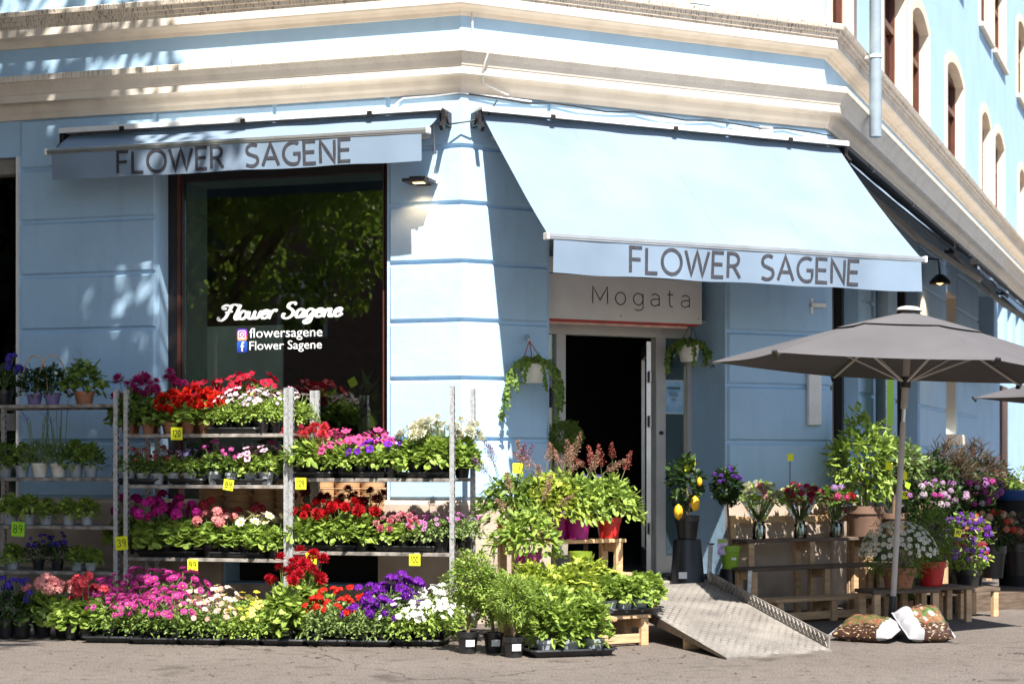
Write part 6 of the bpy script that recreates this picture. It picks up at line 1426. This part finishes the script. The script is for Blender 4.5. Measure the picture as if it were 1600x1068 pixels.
# ------------------------------------------------------------------ street trees and the brick house across the street (they shade and mirror in the glass), plus two trees added to block sky
def street_tree(label, x, y, z0, c, rad, n, seed, leafm, lsz=.13):
    t = thing('street_tree', label, 'tree', (x, y, 0), 0, 'street trees opposite the shop'); rnd = random.Random(seed); c = Vector(c) - Vector((x, y, 0))
    tk = MB(); tk.tube([(0,0,0),(.03,.02,z0*.5),(0,0,z0),(c.x*.5,c.y*.5,(z0+c.z)/2)], [.28,.22,.18,.12], 12); ends = []
    for i in range(16):
        a = i*2.4; e = Vector((c.x + rad[0]*.75*cos(a)*rnd.uniform(.5,1), c.y + rad[1]*.75*sin(a)*rnd.uniform(.5,1), c.z + rad[2]*rnd.uniform(-.6,.7))); s_ = Vector((c.x*.3, c.y*.3, z0 + (c.z - z0)*rnd.uniform(.0,.5)))
        m = s_.lerp(e, .5) + Vector((0,0,.3)); tk.tube([s_, m, e], [.09,.06,.02], 6); ends.append(e); 
    obj('trunk', tk.mesh('trunk', M_bark, smooth=60), t)
    mb = MB(); clumps = [(e, rnd.uniform(.7,1.2)) for e in ends]
    for i in range(46 if n < 20000 else 120):
        d = rv(rnd); k = rnd.uniform(.45,1)**.5; clumps.append((c + Vector((d.x*rad[0]*k, d.y*rad[1]*k, d.z*rad[2]*k)), rnd.uniform(.55,1.05)))
    per = n // len(clumps)
    for q, r in clumps:
        for i in range(per):
            d = rv(rnd)*r*rnd.uniform(.2,1)**.5; dd = rv(rnd) + Vector((0,0,-.3)); leaf(mb, q + d, dd, lsz*rnd.uniform(.7,1.3), lsz*.55, rnd, .3)
    o = obj('crown', mb.mesh('crown', LM[leafm]), t); return t
street_tree('broad street tree whose crown shades the left end of the shop', -5.4, 6.2, 5.2, (-6.0, 9.3, 9.5), (4.5, 3.7, 2.9), 44000, 2, 'mid', .17)
street_tree('street tree across the road, mirrored in the shop window', -15.5, 2.0, 3.6, (-13.6, 2.6, 6.9), (4.6, 4.2, 2.6), 16000, 4, 'tree', .17)
street_tree('street tree across the road, left of the mirrored one', -18.5, 4.5, 3.0, (-18.5, 4.5, 6.2), (3.0, 3.0, 2.6), 9000, 6, 'mid', .18)
street_tree('dense unseen tree added left of the shop to block sky light', -9.2, 13.4, 2.0, (-8.8, 13.4, 4.8), (3.0, 2.2, 3.4), 20000, 8, 'dark', .2)  # added out of frame, hides the sky to darken the left trolley
street_tree('unseen tree added at the left kerb to block sky light', -11.6, 8.4, 3.4, (-11.0, 6.4, 7.6), (3.6, 3.2, 2.6), 14000, 9, 'tree', .2)  # added out of frame to block sky, leaves lightened for the window reflection
M_brick = None
def brick_mat():
    m, nt, b = base_mat('red_brick'); N = nt.nodes; L = nt.links; tc = N.new('ShaderNodeTexCoord'); mp = N.new('ShaderNodeMapping'); mp.inputs['Rotation'].default_value = (pi/2, 0, 0); L.new(tc.outputs['Object'], mp.inputs[0])
    br = N.new('ShaderNodeTexBrick'); br.inputs['Scale'].default_value = 4; br.inputs['Color1'].default_value = (.16,.07,.045,1); br.inputs['Color2'].default_value = (.11,.05,.035,1); br.inputs['Mortar'].default_value = (.2,.17,.15,1); L.new(mp.outputs[0], br.inputs['Vector'])
    L.new(br.outputs['Color'], b.inputs['Base Color']); b.inputs['Roughness'].default_value = .9; return m
M_brick = brick_mat()
hs = thing('brick_house', 'red brick house with white windows across the street, mirrored in the glass', 'house', (-22, -9, 0), R(-40))
ow = [(x, x + 1.3, z, z + 1.7, .15) for x in (-11, -7.4, -3.8, -.2, 3.4, 7, 10.6) for z in (1.2, 4.6, 8.0)]
hm = wall_grid(-14, 14, 0, 12, ow); obj('wall', hm.mesh('wall', M_brick), hs, RZ(pi))
sd = MB(); sd.add([(-14,0,0),(-14,10,0),(-14,10,12),(-14,0,12)], [(0,3,2,1)]); sd.add([(14,0,0),(14,10,0),(14,10,12),(14,0,12)], [(0,1,2,3)]); sd.add([(-14,10,0),(14,10,0),(14,10,12),(-14,10,12)], [(0,3,2,1)]); obj('wall', sd.mesh('wall', M_brick), hs, RZ(pi))
rf = MB(); rf.add([(-14.4,-.4,12),(14.4,-.4,12),(14.4,5,15.5),(-14.4,5,15.5),(-14.4,10.4,12),(14.4,10.4,12)], [(0,1,2,3),(3,2,5,4),(0,3,4),(1,5,2)]); obj('roof', rf.mesh('roof', M_stone), hs, RZ(pi))
for a, b, c, d, dp in ow:
    w = obj('window', MB().box(a,b,dp,dp+.01,c,d).mesh('window', M_glass_teal), hs, RZ(pi)); f = MB()
    for x in (a + .05, (a+b)/2, b - .05): f.box(x-.05,x+.05,dp-.06,dp-.005,c,d)
    for z in (c + .05, c + 1.1, d - .05): f.box(a,b,dp-.055,dp-.006,z-.045,z+.045)
    obj('frame', f.mesh('frame', M_white), w)
